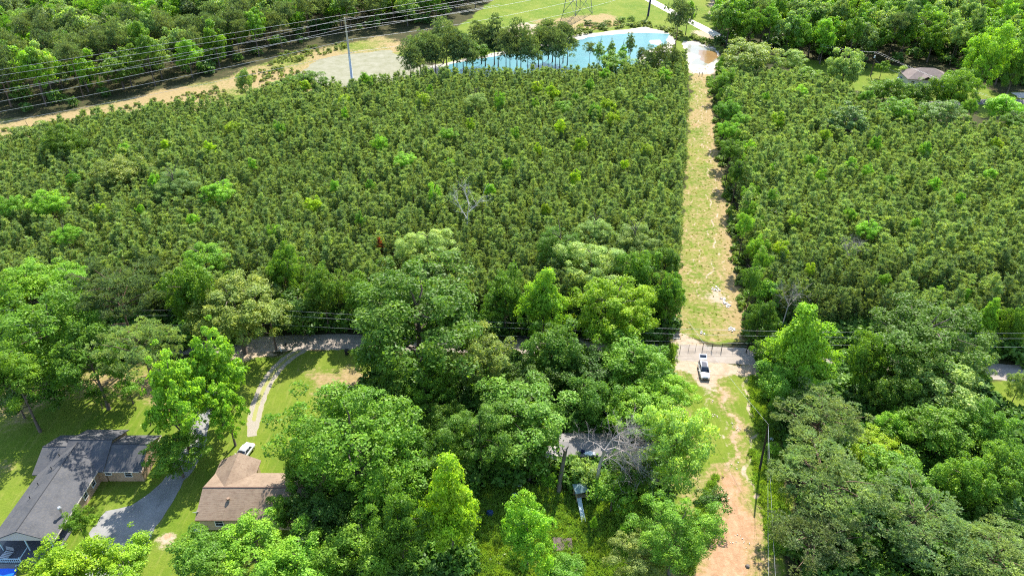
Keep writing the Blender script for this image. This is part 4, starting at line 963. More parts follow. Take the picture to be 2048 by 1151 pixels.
for i in range(3): b.box((0, .75+i*.06, .55+i*.2), (1.3, .05, .15))
b.build('backrest', M_STEEL, lc)
for sx in (-.55, .55):
    for sy in (-.45, .65): MB().box((sx, sy, .19), (.07, .07, .38)).build('leg', M_STEEL, lc)
tag(MB().prism([at(-40, 1078), at(42, 1078), at(30, 1175), at(-60, 1175)], .0, .19).build('patio', M_CONC), kind='structure')
tp = MB(); base = Vector((*at(2, 1150), 0)); n = 9
vs = [(base.x-3+i*.62, base.y-2.6+j*.42, .50+.03*math.sin(i*2.1+j)+.03*math.sin(j*1.7)) for j in range(n) for i in range(n)]
tp.add(vs, [(j*n+i, j*n+i+1, (j+1)*n+i+1, (j+1)*n+i) for j in range(n-1) for i in range(n-1)]); rim = [k for k in range(n)]+[k*n+n-1 for k in range(1, n)]+[n*n-1-k for k in range(1, n)]+[k*n for k in range(n-2, 0, -1)]
lo = [(vs[k][0], vs[k][1], .2) for k in rim]; tp.add([vs[k] for k in rim]+lo, [(i, (i+1) % len(rim), len(rim)+(i+1) % len(rim), len(rim)+i) for i in range(len(rim))])
tag(tp.build('pool_cover', simple('blue_vinyl', (.01, .13, .75), .35, 0, .1)), 'bright blue cover in the bottom left corner', 'pool cover')

# house with the tan roof
hB = tag(empty('house', (0, 0, 0)), 'small house with a tan and reddish shingled roof at the lower left', 'house')
r = MB(); gable(r, -46.2, -28.6, 71.6, 80.7, 2.7, 4.5, 'x'); gable(r, -46.3, -39.9, 76.4, 83.4, 2.68, 4.42, 'y'); rfB = r.build('roof', M_ROOFB, hB)
rd_ = MB().tube([(-46.2, 76.15, 4.52), (-28.6, 76.15, 4.52)], .08, 6); rd_.build('ridge_cap', simple('red_shingle', (.22, .13, .10), .9), rfB)
wl = MB(); wallblock(wl, -46.2, -28.6, 71.6, 80.7, 2.7, 4.35, 'x'); wallblock(wl, -46.3, -39.9, 78.5, 83.4, 2.68, 4.2, 'y'); wl.build('wall', M_SIDING, hB)
MB().box((-37.4, 71.58, 2.6), (17.5, .06, .16)).build('fascia', simple('brown_trim', (.24, .14, .10), .7), hB)
v_ = MB().cyl((-41.9, 74.3, 3.7), .14, .35, 12).build('roof_vent', M_STEEL, hB); MB().cyl((-41.9, 74.3, 4.05), .30, .22, 14, .22).build('cap', simple('brown_metal', (.30, .20, .14), .5, .3), v_)
window(hB, (-43.0, 72.05, 1.5), 1.2, 1.1, 'y'); window(hB, (-36.0, 72.05, 1.5), 1.2, 1.1, 'y')
ds = tag(empty('satellite_dish', (-46.35, 72.6, 2.75)), 'white satellite dish at the left corner of the tan roof', 'satellite dish')
d = MB(); rings = []; vs = [(0, 0, 0)]; fs = []
for i in (1, 2, 3, 4):
    for k in range(16): a = 2*PI*k/16; q = i*.11; vs.append((q*math.cos(a), q*math.sin(a), q*q*.55))
for k in range(16): fs.append((0, 1+k, 1+(k+1) % 16))
for i in range(3):
    for k in range(16): fs.append((1+i*16+k, 1+(i+1)*16+k, 1+(i+1)*16+(k+1) % 16, 1+i*16+(k+1) % 16))
d.add(vs, fs); dm = d.build('reflector', M_WHITE, ds, True); dm.rotation_euler = (R(-45), R(-15), 0); dm.location = (0, 0, .35); so_ = dm.modifiers.new('t', 'SOLIDIFY'); so_.thickness = .02
MB().tube([(0, 0, -.3), (0, .05, .33)], .03, 6).tube([(0, 0, .1), (.05, .4, .55)], .015, 5).build('mount', M_STEEL, ds)
tb = tag(empty('tub', (*at(398, 1061), 0)), 'white rimmed round tub beside the tan roofed house', 'tub')
o = MB().tube([(0, 0, .02), (0, 0, .65)], [.62, .72], 20).build('shell', simple('grey_plastic', (.35, .42, .5), .5), tb, True); MB().tube([(math.cos(a*PI/12)*.73, math.sin(a*PI/12)*.73, .66) for a in range(25)], .05, 6, False).build('rim', M_WHITE, tb, True)

# metal roofed building among the trees
hM = tag(empty('mobile_home', (0, 0, 0)), 'small grey building with a faded metal roof almost buried in trees', 'building')
r = MB(); gable(r, 7.6, 19.0, 84.0, 89.2, 2.95, 3.55, 'x', th=.1); t = NT('faded_metal'); n1 = t.noise(.5, 5); n2 = t.noise(3, 4); rfm = r.build('roof', t.surf(t.mix(t.rng(n1, .35, .65), (.17, .165, .165), t.mix(n2, (.27, .24, .21), (.14, .135, .14))), .6, .1, .3), hM)
wl = MB(); wallblock(wl, 7.6, 19.0, 84.0, 89.2, 2.95, 3.5, 'x', .2); wl.build('wall', simple('grey_siding', (.28, .33, .30), .8, 0, .12), hM); window(hM, (14.5, 84.19, 1.6), 1.0, .8, 'y')
MB().box((6.7, 85.2, 2.55), (3.0, 3.0, .08), ry=R(4)).build('lean_to_roof', simple('rusty_sheet', (.33, .31, .29), .7, 0, .3, 1), hM)
junk = random.Random(8)
for (c_, lab, m_) in (((11.35, 84.75), 'dark blue bundle lying on the faded metal roof', simple('dark_blue_cloth', (.015, .02, .08), .8)), ((12.4, 84.45), 'crumpled pale plastic sheeting on the eave of the faded metal roof', simple('pale_plastic', (.62, .70, .74), .4))):
    bm = bmesh.new(); bmesh.ops.create_icosphere(bm, subdivisions=3, radius=1)
    for v in bm.verts: v.co *= 1+.28*math.sin(v.co.x*5+1)*math.cos(v.co.y*6)+.15*junk.uniform(-1, 1)
    me = bpy.data.meshes.new('bundle'); bm.to_mesh(me); bm.free(); me.materials.append(m_)
    o = link('roof_bundle', me, None, (*c_, 3.18 if 'blue' in lab else 3.12)); o.scale = (.32, .3, .4) if 'blue' in lab else (.85, .4, .18); tag(o, lab, 'bundle')

# far house
hC = tag(empty('house', (162.6, 288.0, 0), R(-8)), 'far house with a brown hipped roof at the upper right', 'house')
def hip(mb, a, b, ze, zr, rl, th=.16):
    vs = [(-a, -b, ze), (a, -b, ze), (a, b, ze), (-a, b, ze), (-rl, 0, zr), (rl, 0, zr)]; lo = [(x, y, ze-th) for x, y, z in vs[:4]]
    mb.add(vs+lo, [(0, 1, 5, 4), (1, 2, 5), (2, 3, 4, 5), (3, 0, 4), (0, 6, 7, 1), (1, 7, 8, 2), (2, 8, 9, 3), (3, 9, 6, 0), (9, 8, 7, 6)])
r = MB(); hip(r, 8.5, 6.5, 2.8, 5.7, 2.4); r2 = r.build('roof', M_ROOFC, hC)
gb = MB(); gable(gb, -4.5, 1.0, -7.6, -1, 2.75, 4.3, 'y'); gb.build('porch_roof', M_ROOFC, hC)
MB().box((0, 0, 1.33), (16, 12, 2.66)).build('wall', simple('pale_siding', (.55, .52, .47), .8), hC); MB().box((9.6, 3.0, 2.2), (2.6, 3.2, .15)).build('awning', M_WHITE, hC); MB().box((9.5, 2.9, 1.05), (.12, 3.0, 2.1)).build('awning_wall', M_SIDING, hC)
window(hC, (-6.2, -6.0, 1.5), 1.4, 1.2, 'y'); window(hC, (4.4, -6.0, 1.5), 1.6, 1.2, 'y')

# ------------------------------------------------------------------ cars
def section(w, z0, z1, round_=.12): # half outline, bottom to top
    return [(w*.90, z0), (w, z0+(z1-z0)*.25), (w, z0+(z1-z0)*.72), (w*.93, z1)]
def loft(secs):
    "secs: list of (y, [(halfwidth, z)...]) -> closed skin mirrored about x"
    vs = []; fs = []; n = None
    for y, s in secs:
        ring = [(x, y, z) for x, z in s]+[(-x, y, z) for x, z in reversed(s)]; n = len(ring); vs += ring
    for i in range(len(secs)-1):
        for k in range(n): fs.append((i*n+k, i*n+(k+1) % n, (i+1)*n+(k+1) % n, (i+1)*n+k))
    fs.append(tuple(reversed(range(n)))); fs.append(tuple((len(secs)-1)*n+k for k in range(n))); return vs, fs
def car(name, loc, rz, label, suv, paint, open_tail=False):
    e = tag(empty(name, (*loc, 0), rz), label, 'car'); L = 4.7 if suv else 4.6; W = .93 if suv else .90; h = 1.68 if suv else 1.42; hb = 1.02 if suv else .88; ho = 1.0 if suv else .80
    # front is at -y
    ys = [-L/2, -L/2+.12, -L/2+.5, -.85, -.2, 1.2, L/2-.35, L/2-.08, L/2]; ws = [.70, .86, .96, 1, 1, 1, .97, .9, .8]; tops = [.62*ho, .80*ho, .93*ho, hb*.99, hb, hb*1.01, hb*(1.0 if suv else .98), hb*.93, .7*hb]
    b = MB(); vs, fs = loft([(y, section(W*k, .24, t_)) for y, k, t_ in zip(ys, ws, tops)]); b.add(vs, fs)
    o = b.build('body', paint, e, True); bv = o.modifiers.new('bevel', 'BEVEL'); bv.width = .05; bv.segments = 2; bv.limit_method = 'ANGLE'; bv.angle_limit = R(35)
    # greenhouse
    yr = L/2-.15 if suv else L/2-.75
    gsec = [(-1.05, [(W*.90, hb-.02), (W*.88, hb), (W*.84, hb+.02)]), (-.25, [(W*.90, hb-.02), (W*.82, (hb+h)/2), (W*.70, h-.05)]), (.4, [(W*.90, hb-.02), (W*.83, (hb+h)/2), (W*.72, h-.03)]), (yr-.45, [(W*.90, hb-.02), (W*.82, (hb+h)/2), (W*.70, h-.06)]), (yr, [(W*.86, hb-.02), (W*.84, hb), (W*.80, hb+.03)] if not suv else [(W*.88, hb-.02), (W*.80, (hb+h)/2-.1), (W*.70, h-.30)])]
    g = MB(); vs, fs = loft(gsec); g.add(vs, fs); g.build('windows', M_GLASS, e, True)
    # roof skin with side rails
    rs_ = MB(); vs, fs = loft([(-.30, [(W*.71, h-.06), (W*.66, h-.025)]), (.3, [(W*.735, h-.04), (W*.68, h+.01)]), (yr-.5, [(W*.715, h-.07), (W*.66, h-.03)])]); rs_.add(vs, fs); ro = rs_.build('roof', paint, e, True)
    if suv: MB().box((0, .50, h+.012), (W*1.05, 1.5, .03)).build('sunroof', M_GLASS, ro)
    for sx in (-1, 1):
        pl_ = MB().tube([(sx*W*.87, -1.0, hb+.02), (sx*W*.725, -.28, h-.05)], .045, 6); pl_.tube([(sx*W*.90, .55, hb), (sx*W*.74, .52, h-.05)], .035, 6); pl_.tube([(sx*W*.86, yr-.05, hb+.02), (sx*W*.72, yr-.5, h-.07)], .06, 6); pl_.build('pillar', paint, e)
        MB().box((sx*(W+.10), -.78, hb+.05), (.2, .12, .14)).build('mirror', paint, e)
        MB().box((sx*W*.68, -L/2+.10, .63*ho+.08), (.34, .14, .13), rz=sx*R(18)).build('headlight', M_LENS, e); MB().box((sx*W*.72, L/2-.04, .75*hb), (.28, .12, .2)).build('tail_light', M_RED, e)
        for y in (-L/2+.88, L/2-.90):
            wv = MB().tube([(sx*(W-.23), y, .34), (sx*(W+.01), y, .34)], .34, 20).build('wheel', M_BLACK, e); MB().tube([(sx*(W-.02), y, .34), (sx*(W+.025), y, .34)], .21, 12).build('rim', M_CHROME, wv)
    gr = MB(); gr.box((0, -L/2-.005, .52*ho+.06), (W*.9, .05, .17)); gr.box((0, -L/2-.005, .36), (W*1.25, .05, .14)); gr.build('grille', M_BLACK, e)
    if open_tail:
        tl = MB(); tl.box((0, 0, 0), (1.42, .08, 1.15)); t_ = tl.build('tailgate', paint, e, bevel=.03); t_.location = (0, yr+.28, h+.22); t_.rotation_euler = (R(-62), 0, 0)
        q = MB().box((0, -.055, .12), (1.16, .03, .52)).build('rear_window', M_GLASS, t_)
        q2 = MB().box((0, .055, .12), (1.16, .03, .52)).build('rear_window', M_GLASS, t_)
        MB().box((0, L/2-.02, .92), (1.3, .05, .5)).build('boot_opening', M_BLACK, e)
    return e
M_PAINT = simple('white_car_paint', (.78, .79, .80), .28, 0, .02, 1, .5, .6); M_TEAL = simple('pale_blue_car_paint', (.35, .52, .60), .3, 0, .03, 1, .5, .5)
c1 = at(1407, 745); car('car', c1, R(-5), 'white sport utility vehicle with raised tailgate parked nose down beside the sandy road edge', True, M_PAINT, True)
car('car', (-44.2, 87.0), R(-14), 'white sedan parked behind the tan roofed house', False, M_PAINT)
car('car', at(1806, 161), R(70), 'pale blue car parked beside the far hipped roof house', False, M_TEAL)
cj = car('car', (at(838, 1146)[0], at(838, 1146)[1]), R(-55), 'old pale car at the very bottom edge of the photo', False, simple('dusty_paint', (.42, .38, .36), .6))

# ------------------------------------------------------------------ poles and wires
WIRES = []
def catenary(a, b, sag, n=24):
    a, b = Vector(a), Vector(b); return [a.lerp(b, i/n)-Vector((0, 0, 4*sag*(i/n)*(1-i/n))) for i in range(n+1)]
def wire(a, b, sag, rad, label, group=None, m=None, cat='power line'):
    o = MB().tube(catenary(a, b, sag), rad, 4, False).build('power_line', m or M_WIRE, None, True); return tag(o, label, cat, group)
def utility_pole(X, Y, h, label, arm=True, transformer=False, rz=0.0, lean=(0, 0), m=None):
    e = tag(empty('utility_pole', (X, Y, 0), rz), label, 'utility pole')
    MB().tube([(0, 0, -.2), (lean[0]/2, lean[1]/2, h/2), (lean[0], lean[1], h)], [.19, .16, .12], 10).build('pole', m or M_POLE, e, True)
    if arm:
        c_ = MB().box((lean[0], lean[1]-.12, h-.5), (2.0, .1, .12)).build('crossarm', M_POLE, e)
        for dx in (-.85, 0, .85): MB().cyl((lean[0]+dx, lean[1]-.12, h-.44), .06, .22, 8).build('insulator', M_WHITE, c_)
    if transformer:
        t_ = MB().cyl((lean[0]-.42, lean[1]-.1, h-2.2), .27, .85, 14).build('transformer', simple('pale_grey_metal', (.62, .66, .68), .4, .2), e, True); MB().cyl((lean[0]-.42, lean[1]-.1, h-1.35), .06, .25, 8).build('bushing', M_WHITE, t_)
    return e
p1 = at(553, 700); HP = 9.9
utility_pole(*p1, HP, 'wooden utility pole with a pale transformer at the bend of the shaded road', False, True)
gw = tag(MB().box((p1[0]+1.0, p1[1]-.4, .55), (.16, .16, 1.25), ry=R(-12)).build('guy_guard', M_WHITE), 'short white guard post at the foot of the pole with the transformer', 'post')
RX = (132, 108)
lab = {0: 'top road power line crossing the whole photo along the road', 1: 'second road power line just under the top one', 2: 'lowest thick road power line'}
def zat(px, py, X0, Y0): pass
for k, z in enumerate((9.8, 8.6, 6.3)):
    wire((p1[0], p1[1], z), (RX[0], RX[1], z+.3), 2.4 if k < 2 else 1.9, .018, lab[k]+', right of the transformer pole')
    wire((-190, 119, z), (p1[0], p1[1], z), 1.2, .018, lab[k]+', left of the transformer pole')
pb = at(1519, 940); tip = at(1537, 848, 10.3); HB2 = 10.3
utility_pole(*pb, HB2, 'dark leaning utility pole beside the red clay track at the lower right', False, lean=(tip[0]-pb[0], tip[1]-pb[1]), m=M_DARKPOLE)
wa = (tip[0], tip[1], HB2)
wire(wa, (33.5, 113.6, 8.2), .5, .017, 'pale service wire running from the leaning pole towards the road', m=M_WIRE)
for k, (x, y) in enumerate(((1538, 1230), (1556, 1230))):
    g = at(x, y, 6.0); wire((wa[0]+.05*k, wa[1], HB2-.1-.3*k), (g[0], g[1], 6.0), .5, .014, ('left', 'right')[k]+' of two thin wires dropping from the leaning pole to the bottom edge')

# transmission poles, lattice tower and their long wires
PT = at(705, 166); HT = 24.6
tpole = tag(empty('transmission_pole', (*PT, 0)), 'tall pale steel transmission pole at the left end of the pond', 'utility pole')
MB().tube([(0, 0, 0), (0, 0, HT)], [.55, .26], 14).build('pole', M_STEEL, tpole, True)
ARM = [(0, HT-.2), (1.9, HT-3.2), (1.9, HT-7.8), (1.9, HT-12.6)]
for dx, z in ARM[1:]:
    a = MB().tube([(.2, 0, z-.5), (dx, .3, z)], [.10, .06], 6).build('arm', M_STEEL, tpole); MB().tube([(dx, .3, z), (dx, .3, z-.5)], .07, 6).build('insulator', M_WHITE, a)
PLF = at(-330, 285)
tag_l = 'power line hanging left of the steel pole'; M_HW = M_WIRE
names4 = ['shield wire at the top of the steel pole', 'upper conductor of the steel pole', 'middle conductor of the steel pole', 'lower conductor of the steel pole']
ends = [(-330, 245), (-330, 262), (-330, 280), (-330, 300)]
for k, (dx, z) in enumerate(ARM):
    e0 = at(*[ends[k][0], ends[k][1]], z-6)
    wire((e0[0], e0[1], z-6), (PT[0]+dx, PT[1]+.3, z), 1.5, .042 if k else .03, names4[k]+', running left across the clearing')
rt = [(1420, -115), (1240, -30), (1240, 0), (1240, 30)]
tgt = [(930, 0), (985, 24), (985, 48), (985, 72)]
for k, (dx, z) in enumerate(ARM):
    # aims toward the next structure beyond the field
    q = at(1296, 32); zz = z+1.5
    wire((PT[0]+dx, PT[1]+.3, z), (q[0]+1.2, q[1], zz), 3.2, .042 if k else .03, names4[k]+', running right towards the dark pole')
# parallel line carried by the lattice tower, further away
M_TOWER = simple('tower_steel', (.22, .24, .22), .6, .2)
def lattice(X, Y, h, w0, rz):
    e = tag(empty('lattice_tower', (X, Y, 0), rz), 'steel lattice transmission tower standing on the bright field, cut by the top edge', 'transmission tower')
    w = lambda z: w0*(1-.78*z/h)/2
    for sx in (-1, 1):
        for sy in (-1, 1): MB().tube([(sx*w(z), sy*w(z), z) for z in (0, h/2, h)], .22, 4).build('leg', M_TOWER, e)
    b = MB(); z = 0.0
    while z < h-2:
        z2 = min(h, z+max(2.4, w(z)*1.7))
        for s in (-1, 1):
            for ax in (0, 1):
                p = lambda u, zz: (u*w(zz), s*w(zz), zz) if ax == 0 else (s*w(zz), u*w(zz), zz)
                b.tube([p(-1, z), p(1, z2)], .11, 3, False); b.tube([p(1, z), p(-1, z2)], .11, 3, False); b.tube([p(-1, z2), p(1, z2)], .11, 3, False)
        z = z2
    b.build('bracing', M_TOWER, e)
    for k, z in enumerate((h-2, h-8, h-14)):
        MB().tube([(-6.5, 0, z+.4), (0, -w(z), z+1.6), (6.5, 0, z+.4)], .12, 4).tube([(-6.5, 0, z+.4), (0, w(z), z), (6.5, 0, z+.4)], .12, 4).build('crossarm', M_STEEL, e)
    return e
q0, q1 = at(1131, 32), at(1172, 20)
LT = ((q0[0]+q1[0])/2+1, (q0[1]+q1[1])/2); lattice(LT[0], LT[1], 38, 11, R(32))
LL = [((35, 123), (650, 30)), ((0, 155), (600, 61)), ((0, 169), (600, 73)), ((0, 140), (620, 46))]
LN = ['highest of the far wires crossing above the steel pole', 'second of the far wires crossing the left wood', 'third of the far wires crossing the left wood', 'far wire between the highest and the second one']
for k, (a, b) in enumerate(LL):
    z = 30-(k % 3)*2.0; s_ = (b[1]-a[1])/(b[0]-a[0]); x0 = -500; x1 = 1000
    A = at(x0, a[1]+s_*(x0-a[0])+12, z); B = at(x1, a[1]+s_*(x1-a[0]), z)
    wire((*A, z), (*B, z), 0.6, .035, LN[k])
qd = at(1296, 32)
dp = tag(empty('steel_pole', (*qd, 0)), 'tall dark pole on the far bank of the pond, cut by the top edge', 'utility pole')
MB().tube([(0, 0, 0), (1.5, 0, 27)], [.55, .35], 12).build('pole', simple('dark_steel', (.05, .05, .055), .6, .3), dp, True); MB().tube([(-.8, 0, 0), (-.8, 0, .01)], .01, 3).mesh('x', None)
a = MB().box((1.4, 0, 25.5), (5, .2, .2)).build('crossarm', M_DARKPOLE, dp)
for dx in (-.8, 1.4, 3.6): MB().cyl((dx, 0, 25.6), .1, .4, 8).build('insulator', M_WHITE, a)
# far pole by the far house
pf = at(1741, 152); utility_pole(*pf, 9.5, 'small far utility pole left of the hipped roof house', True, True)
for k, (dx, z, x2, y2) in enumerate(((-.8, 9.5, 1975, 190), (.8, 9.5, 1985, 196), (0, 6.6, 1800, 146))):
    e = at(x2, y2, 8 if k < 2 else 3); wire((pf[0]+dx, pf[1], z), (*e, 8 if k < 2 else 3), .8, .02, ['left', 'right', 'lower'][k]+' wire from the far pole towards the far house')
for k, dx in enumerate((-.8, .8)):
    e = at(1640, 92-4*k, 9); wire((pf[0]+dx, pf[1], 9.5), (*e, 9), .6, .02, ['left', 'right'][k]+' wire from the far pole into the wood')

# ------------------------------------------------------------------ fence and gate at the mown clearing
fe = tag(empty('wire_fence', (0, 0, 0)), 'post and wire fence between the road and the mown clearing', 'fence')
fp = [(1360, 701, 1.5, .07), (1377, 700, 1.4, .05), (1391, 699, 1.5, .05), (1443, 701, 1.4, .05), (1465, 702, 1.3, .04), (1492, 705, 2.0, .14), (1499, 698, 1.9, .11)]
pr = []
for x, y, h, r_ in fp:
    X, Y = at(x, y); pr.append((X, Y, h)); MB().tube([(X, Y, -.1), (X+(.08 if r_ > .1 else 0), Y, h*.5), (X, Y, h)], [r_*.9, r_*.75, r_*.65], 7).build('post', M_DARKPOLE if r_ > .1 else M_WOOD, fe, True)
for (a, b) in ((0, 1), (1, 2), (3, 4), (4, 5)):
    fw = MB()
    for f in (.35, .6, .85): fw.tube([(pr[a][0], pr[a][1], pr[a][2]*f), (pr[b][0], pr[b][1], pr[b][2]*f)], .012, 3, False)
    fw.build('wire', M_WIRE, fe)
def gate(x0, x1, y, label, post=M_DARKPOLE):
    A, B = at(x0, y), at(x1, y); e = tag(empty('farm_gate', (*A, 0), math.atan2(B[1]-A[1], B[0]-A[0])), label, 'gate'); L = math.hypot(B[0]-A[0], B[1]-A[1]); f = MB()
    for z in (.25, .5, .75, 1.0, 1.3): f.tube([(.06, 0, z), (L-.06, 0, z)], .018, 5)
    for x in (.08, L/2, L-.08): f.tube([(x, 0, .25), (x, 0, 1.3)], .018, 5)
    f.build('gate_panel', simple('pale_tube', (.45, .50, .48), .4, .3), e)
    for x in (-.05, L+.05): MB().tube([(x, 0, -.1), (x, 0, 1.75)], .06, 8).build('post', post, e)
gate(1405, 1423, 700, 'pale tubular farm gate hung on two dark posts in the fence')
gate(1424, 1442, 701, 'dull tubular farm gate right of the pale one')
wp_ = tag(empty('pipe_marker', (*at(1346, 684), 0)), 'white pipe post with a short arm in the shade left of the fence', 'post'); MB().tube([(0, 0, 0), (0, 0, 1.7)], .06, 8).build('upright', M_WHITE, wp_); MB().tube([(0, 0, 1.0), (1.3, 0, 1.0)], .05, 8).build('arm', M_WHITE, wp_)
for k, x in enumerate((1398, 1404)): tag(MB().tube([(*at(x, 152), 0), (*at(x, 152), 1.5)], .12, 6).build('fence_post', M_DARKPOLE), ('left', 'right')[k]+' short dark post at the far end of the mown clearing', 'post', 'two dark posts at the far end of the clearing')
# mailboxes at the road
for (x, y, lab_) in ((573, 697, 'dark mailbox on a post by the gravel driveway entrance'), (694, 708, 'dark bin at the right end of the shaded road')):
    e = tag(empty('mailbox' if 'mail' in lab_ else 'bin', (*at(x, y), 0)), lab_, 'mailbox' if 'mail' in lab_ else 'bin')
    if 'mail' in lab_:
        MB().box((0, 0, .5), (.1, .1, 1.0)).build('post', M_WOOD, e); MB().tube([(0, -.3, 1.1), (0, .3, 1.1)], .17, 12).build('box', M_BLACK, e)
    else:
        MB().box((0, 0, .55), (.62, .7, .95)).build('body', M_BLACK, e, bevel=.05); MB().box((0, -.03, 1.07), (.68, .78, .09)).build('lid', M_BLACK, e)

# ------------------------------------------------------------------ dead trees
def branchy(name, loc, segs, seed, m, label, thin=1.0, depth_=4, spread=.55, up=.15, cat='dead tree'):
    "segs: list of (points, r0, r1) main limbs, each sprouting finer and finer twigs"
    e = tag(empty(name, loc), label, cat); rnd = random.Random(seed); tr = MB(); tw = MB()
    def sprout(p, d, L, r_, lv):
        n = 4; pts = [p]; q = Vector(d)
        for i in range(n):
            q = (q+Vector((rnd.uniform(-1, 1), rnd.uniform(-1, 1), rnd.uniform(-1, 1)))*.28+Vector((0, 0, up*.4))).normalized(); pts.append(pts[-1]+q*L/n)
        tw.tube(pts, [r_*(1-.75*i/n) for i in range(n+1)], 4 if lv < 2 else 3, False)
        if lv < depth_:
            for k in range(rnd.randint(3, 5)):
                i = rnd.randint(1, n); dd = (q*.8+Vector((rnd.uniform(-1, 1), rnd.uniform(-1, 1), rnd.uniform(-1, 1)))*spread*1.4).normalized(); sprout(pts[i], dd, L*rnd.uniform(.5, .75), r_*.55, lv+1)
    for pts, r0, r1, sub in segs:
        n = len(pts); tr.tube(pts, [r0+(r1-r0)*i/(n-1) for i in range(n)], 8, True)
        for k in range(sub):
            f = .25+.75*(k+1)/sub; i = min(n-2, int(f*(n-1))); fr = f*(n-1)-i; p = Vector(pts[i]).lerp(Vector(pts[i+1]), min(1, fr)); d = (Vector(pts[i+1])-Vector(pts[i])).normalized()
            dd = (d*.6+Vector((rnd.uniform(-1, 1), rnd.uniform(-1, 1), rnd.uniform(-.8, .8)))*.8).normalized(); sprout(p, dd, 2.3*thin*rnd.uniform(.6, 1.3), .032*thin, 1)
    tr.build('trunk', m, e, True); tw.build('branches', m, e); return e
D0 = at(1190, 992)
M_DTRUNK = bark('dark_dead_trunk', (.20, .17, .15))
dt = branchy('dead_tree', (*D0, 0), [
    ([(0, 0, 0), (.1, .1, 3.5), (.35, .2, 7), (.9, .4, 9.5)], .34, .20, 0),
    ([(.9, .4, 9.5), (1.8, .6, 11.4), (3.0, .7, 12.8), (4.2, .6, 13.2)], .12, .03, 26),
    ([(.9, .4, 9.5), (2.3, 0, 10.5), (4.2, -.4, 9.8), (5.8, -.8, 7.8), (6.8, -1.2, 5.8)], .12, .03, 34),
    ([(.5, .2, 7.4), (1.8, .2, 8.4), (3.6, .5, 9.4), (5.6, .8, 9.6)], .10, .03, 24),
    ([(1.8, .6, 11.4), (3.4, 0, 11.6), (5.4, -.2, 10.8), (6.6, -.4, 9.6)], .09, .03, 26),
    ([(.9, .4, 9.5), (-.4, .5, 10.8), (-1.6, .6, 11.4)], .10, .03, 7),
    ([(.7, .4, 8.8), (2.6, -.6, 8.2), (4.4, -1.2, 6.6)], .08, .03, 16)], 5, M_DEAD, 'bare grey dead tree with drooping twiggy branches beside the metal roof', 1.0, 3)
S0 = at(1117, 985)
branchy('tree_snag', (*S0, 0), [([(0, 0, 0), (.15, .2, 3), (.5, .4, 6), (.8, .5, 8.8)], .36, .27, 3), ([(.7, .5, 8.0), (.2, .6, 9.4)], .14, .05, 2), ([(.8, .5, 8.5), (1.2, .5, 9.6)], .15, .07, 1)], 6, M_DTRUNK, 'broken dark dead trunk without a crown left of the bare dead tree', .4, 2)
Q0 = at(935, 505)
branchy('dead_tree', (*Q0, 0), [([(0, 0, 4), (.3, 0, 10), (.8, 0, 13)], .15, .09, 4), ([(.3, 0, 9), (-1.2, 0, 12), (-2.6, .3, 15.5)], .11, .03, 10), ([(.8, 0, 12.5), (.2, 0, 15), (-.4, 0, 17)], .09, .03, 8), ([(.7, 0, 11), (2.3, 0, 12.6), (3.8, 0, 14.5)], .10, .03, 10)], 7, simple('bleached_wood', (.60, .55, .50), .9), 'bleached bare dead tree standing in the middle of the pines', 1.1, 2)
for k, (x, y) in enumerate(((1560, 620), (1680, 520))):
    Q = at(x, y+50); branchy('dead_tree', (*Q, 0), [([(0, 0, 3), (.2, 0, 8), (.4, 0, 10)], .12, .05, 8), ([(.2, 0, 7), (1.2, 0, 9), (1.8, 0, 10.5)], .08, .03, 8), ([(.2, 0, 7.5), (-1, 0, 9.5), (-1.6, 0, 11)], .08, .03, 8)], 8+k, simple('grey_twigs', (.38, .33, .30), .9), ['grey twiggy dead tree at the right corner of the clearing', 'thin brownish dead tree among the right pines'][k], .9, 3)
for k, (x, y) in enumerate(((760, 497), (793, 492))):
    X, Y = at(x, y, 6); o = link('dead_pine', YP[k], None, (X, Y, 0)); o.scale = (7.5, 7.5, 8.6); o.color = (.26, .085, .05, 1); tag(o, ['left', 'right'][k]+' one of two rust brown dead pines behind the largest oak', 'dead pine')
NF = at(398, 842)
# fallen dark log on the edge of the driveway lawn
lg = tag(MB().tube([(*at(318, 800), .2), (*at(302, 850), .25)], [.16, .12], 7).build('log', M_DTRUNK, None, True), 'fallen dark log beyond the dark roofed house', 'log')

# ------------------------------------------------------------------ yard clutter
ps = tag(empty('play_slide', (*at(1160, 998), 0), R(14)), 'weathered playset with a grey roof and a long pale slide', 'slide')
b = MB(); b.add([(-1.1, -.9, 2.5), (1.1, -.9, 2.5), (1.1, .9, 2.7), (-1.1, .9, 2.7), (-.1, 0, 3.25)], [(0, 1, 4), (1, 2, 4), (2, 3, 4), (3, 0, 4), (3, 2, 1, 0)]); b.build('roof', simple('grey_blue_panel', (.20, .29, .31), .7), ps)
for sx in (-.85, .85):
    for sy in (-.7, .7): MB().box((sx, sy, 1.27), (.1, .1, 2.54)).build('post', M_WOOD, ps)
MB().box((0, 0, 1.3), (1.8, 1.5, .1)).build('platform', M_WOOD, ps)
sl = MB(); A_, B_ = Vector((-.5, -.8, 1.35)), Vector((-.9, -4.4, .15))
sl.add([A_+Vector((-.28, 0, 0)), A_+Vector((.28, 0, 0)), B_+Vector((.28, 0, 0)), B_+Vector((-.28, 0, 0)), A_+Vector((-.28, 0, -.06)), A_+Vector((.28, 0, -.06)), B_+Vector((.28, 0, -.06)), B_+Vector((-.28, 0, -.06))], [(0, 3, 2, 1), (4, 5, 6, 7), (0, 4, 7, 3), (1, 2, 6, 5), (0, 1, 5, 4), (3, 7, 6, 2)])
for s in (-.28, .28): sl.tube([A_+Vector((s, 0, .1)), B_+Vector((s, 0, .1))], .06, 6)
sl.build('slide', simple('pale_grey_plastic', (.50, .60, .66), .4), ps)
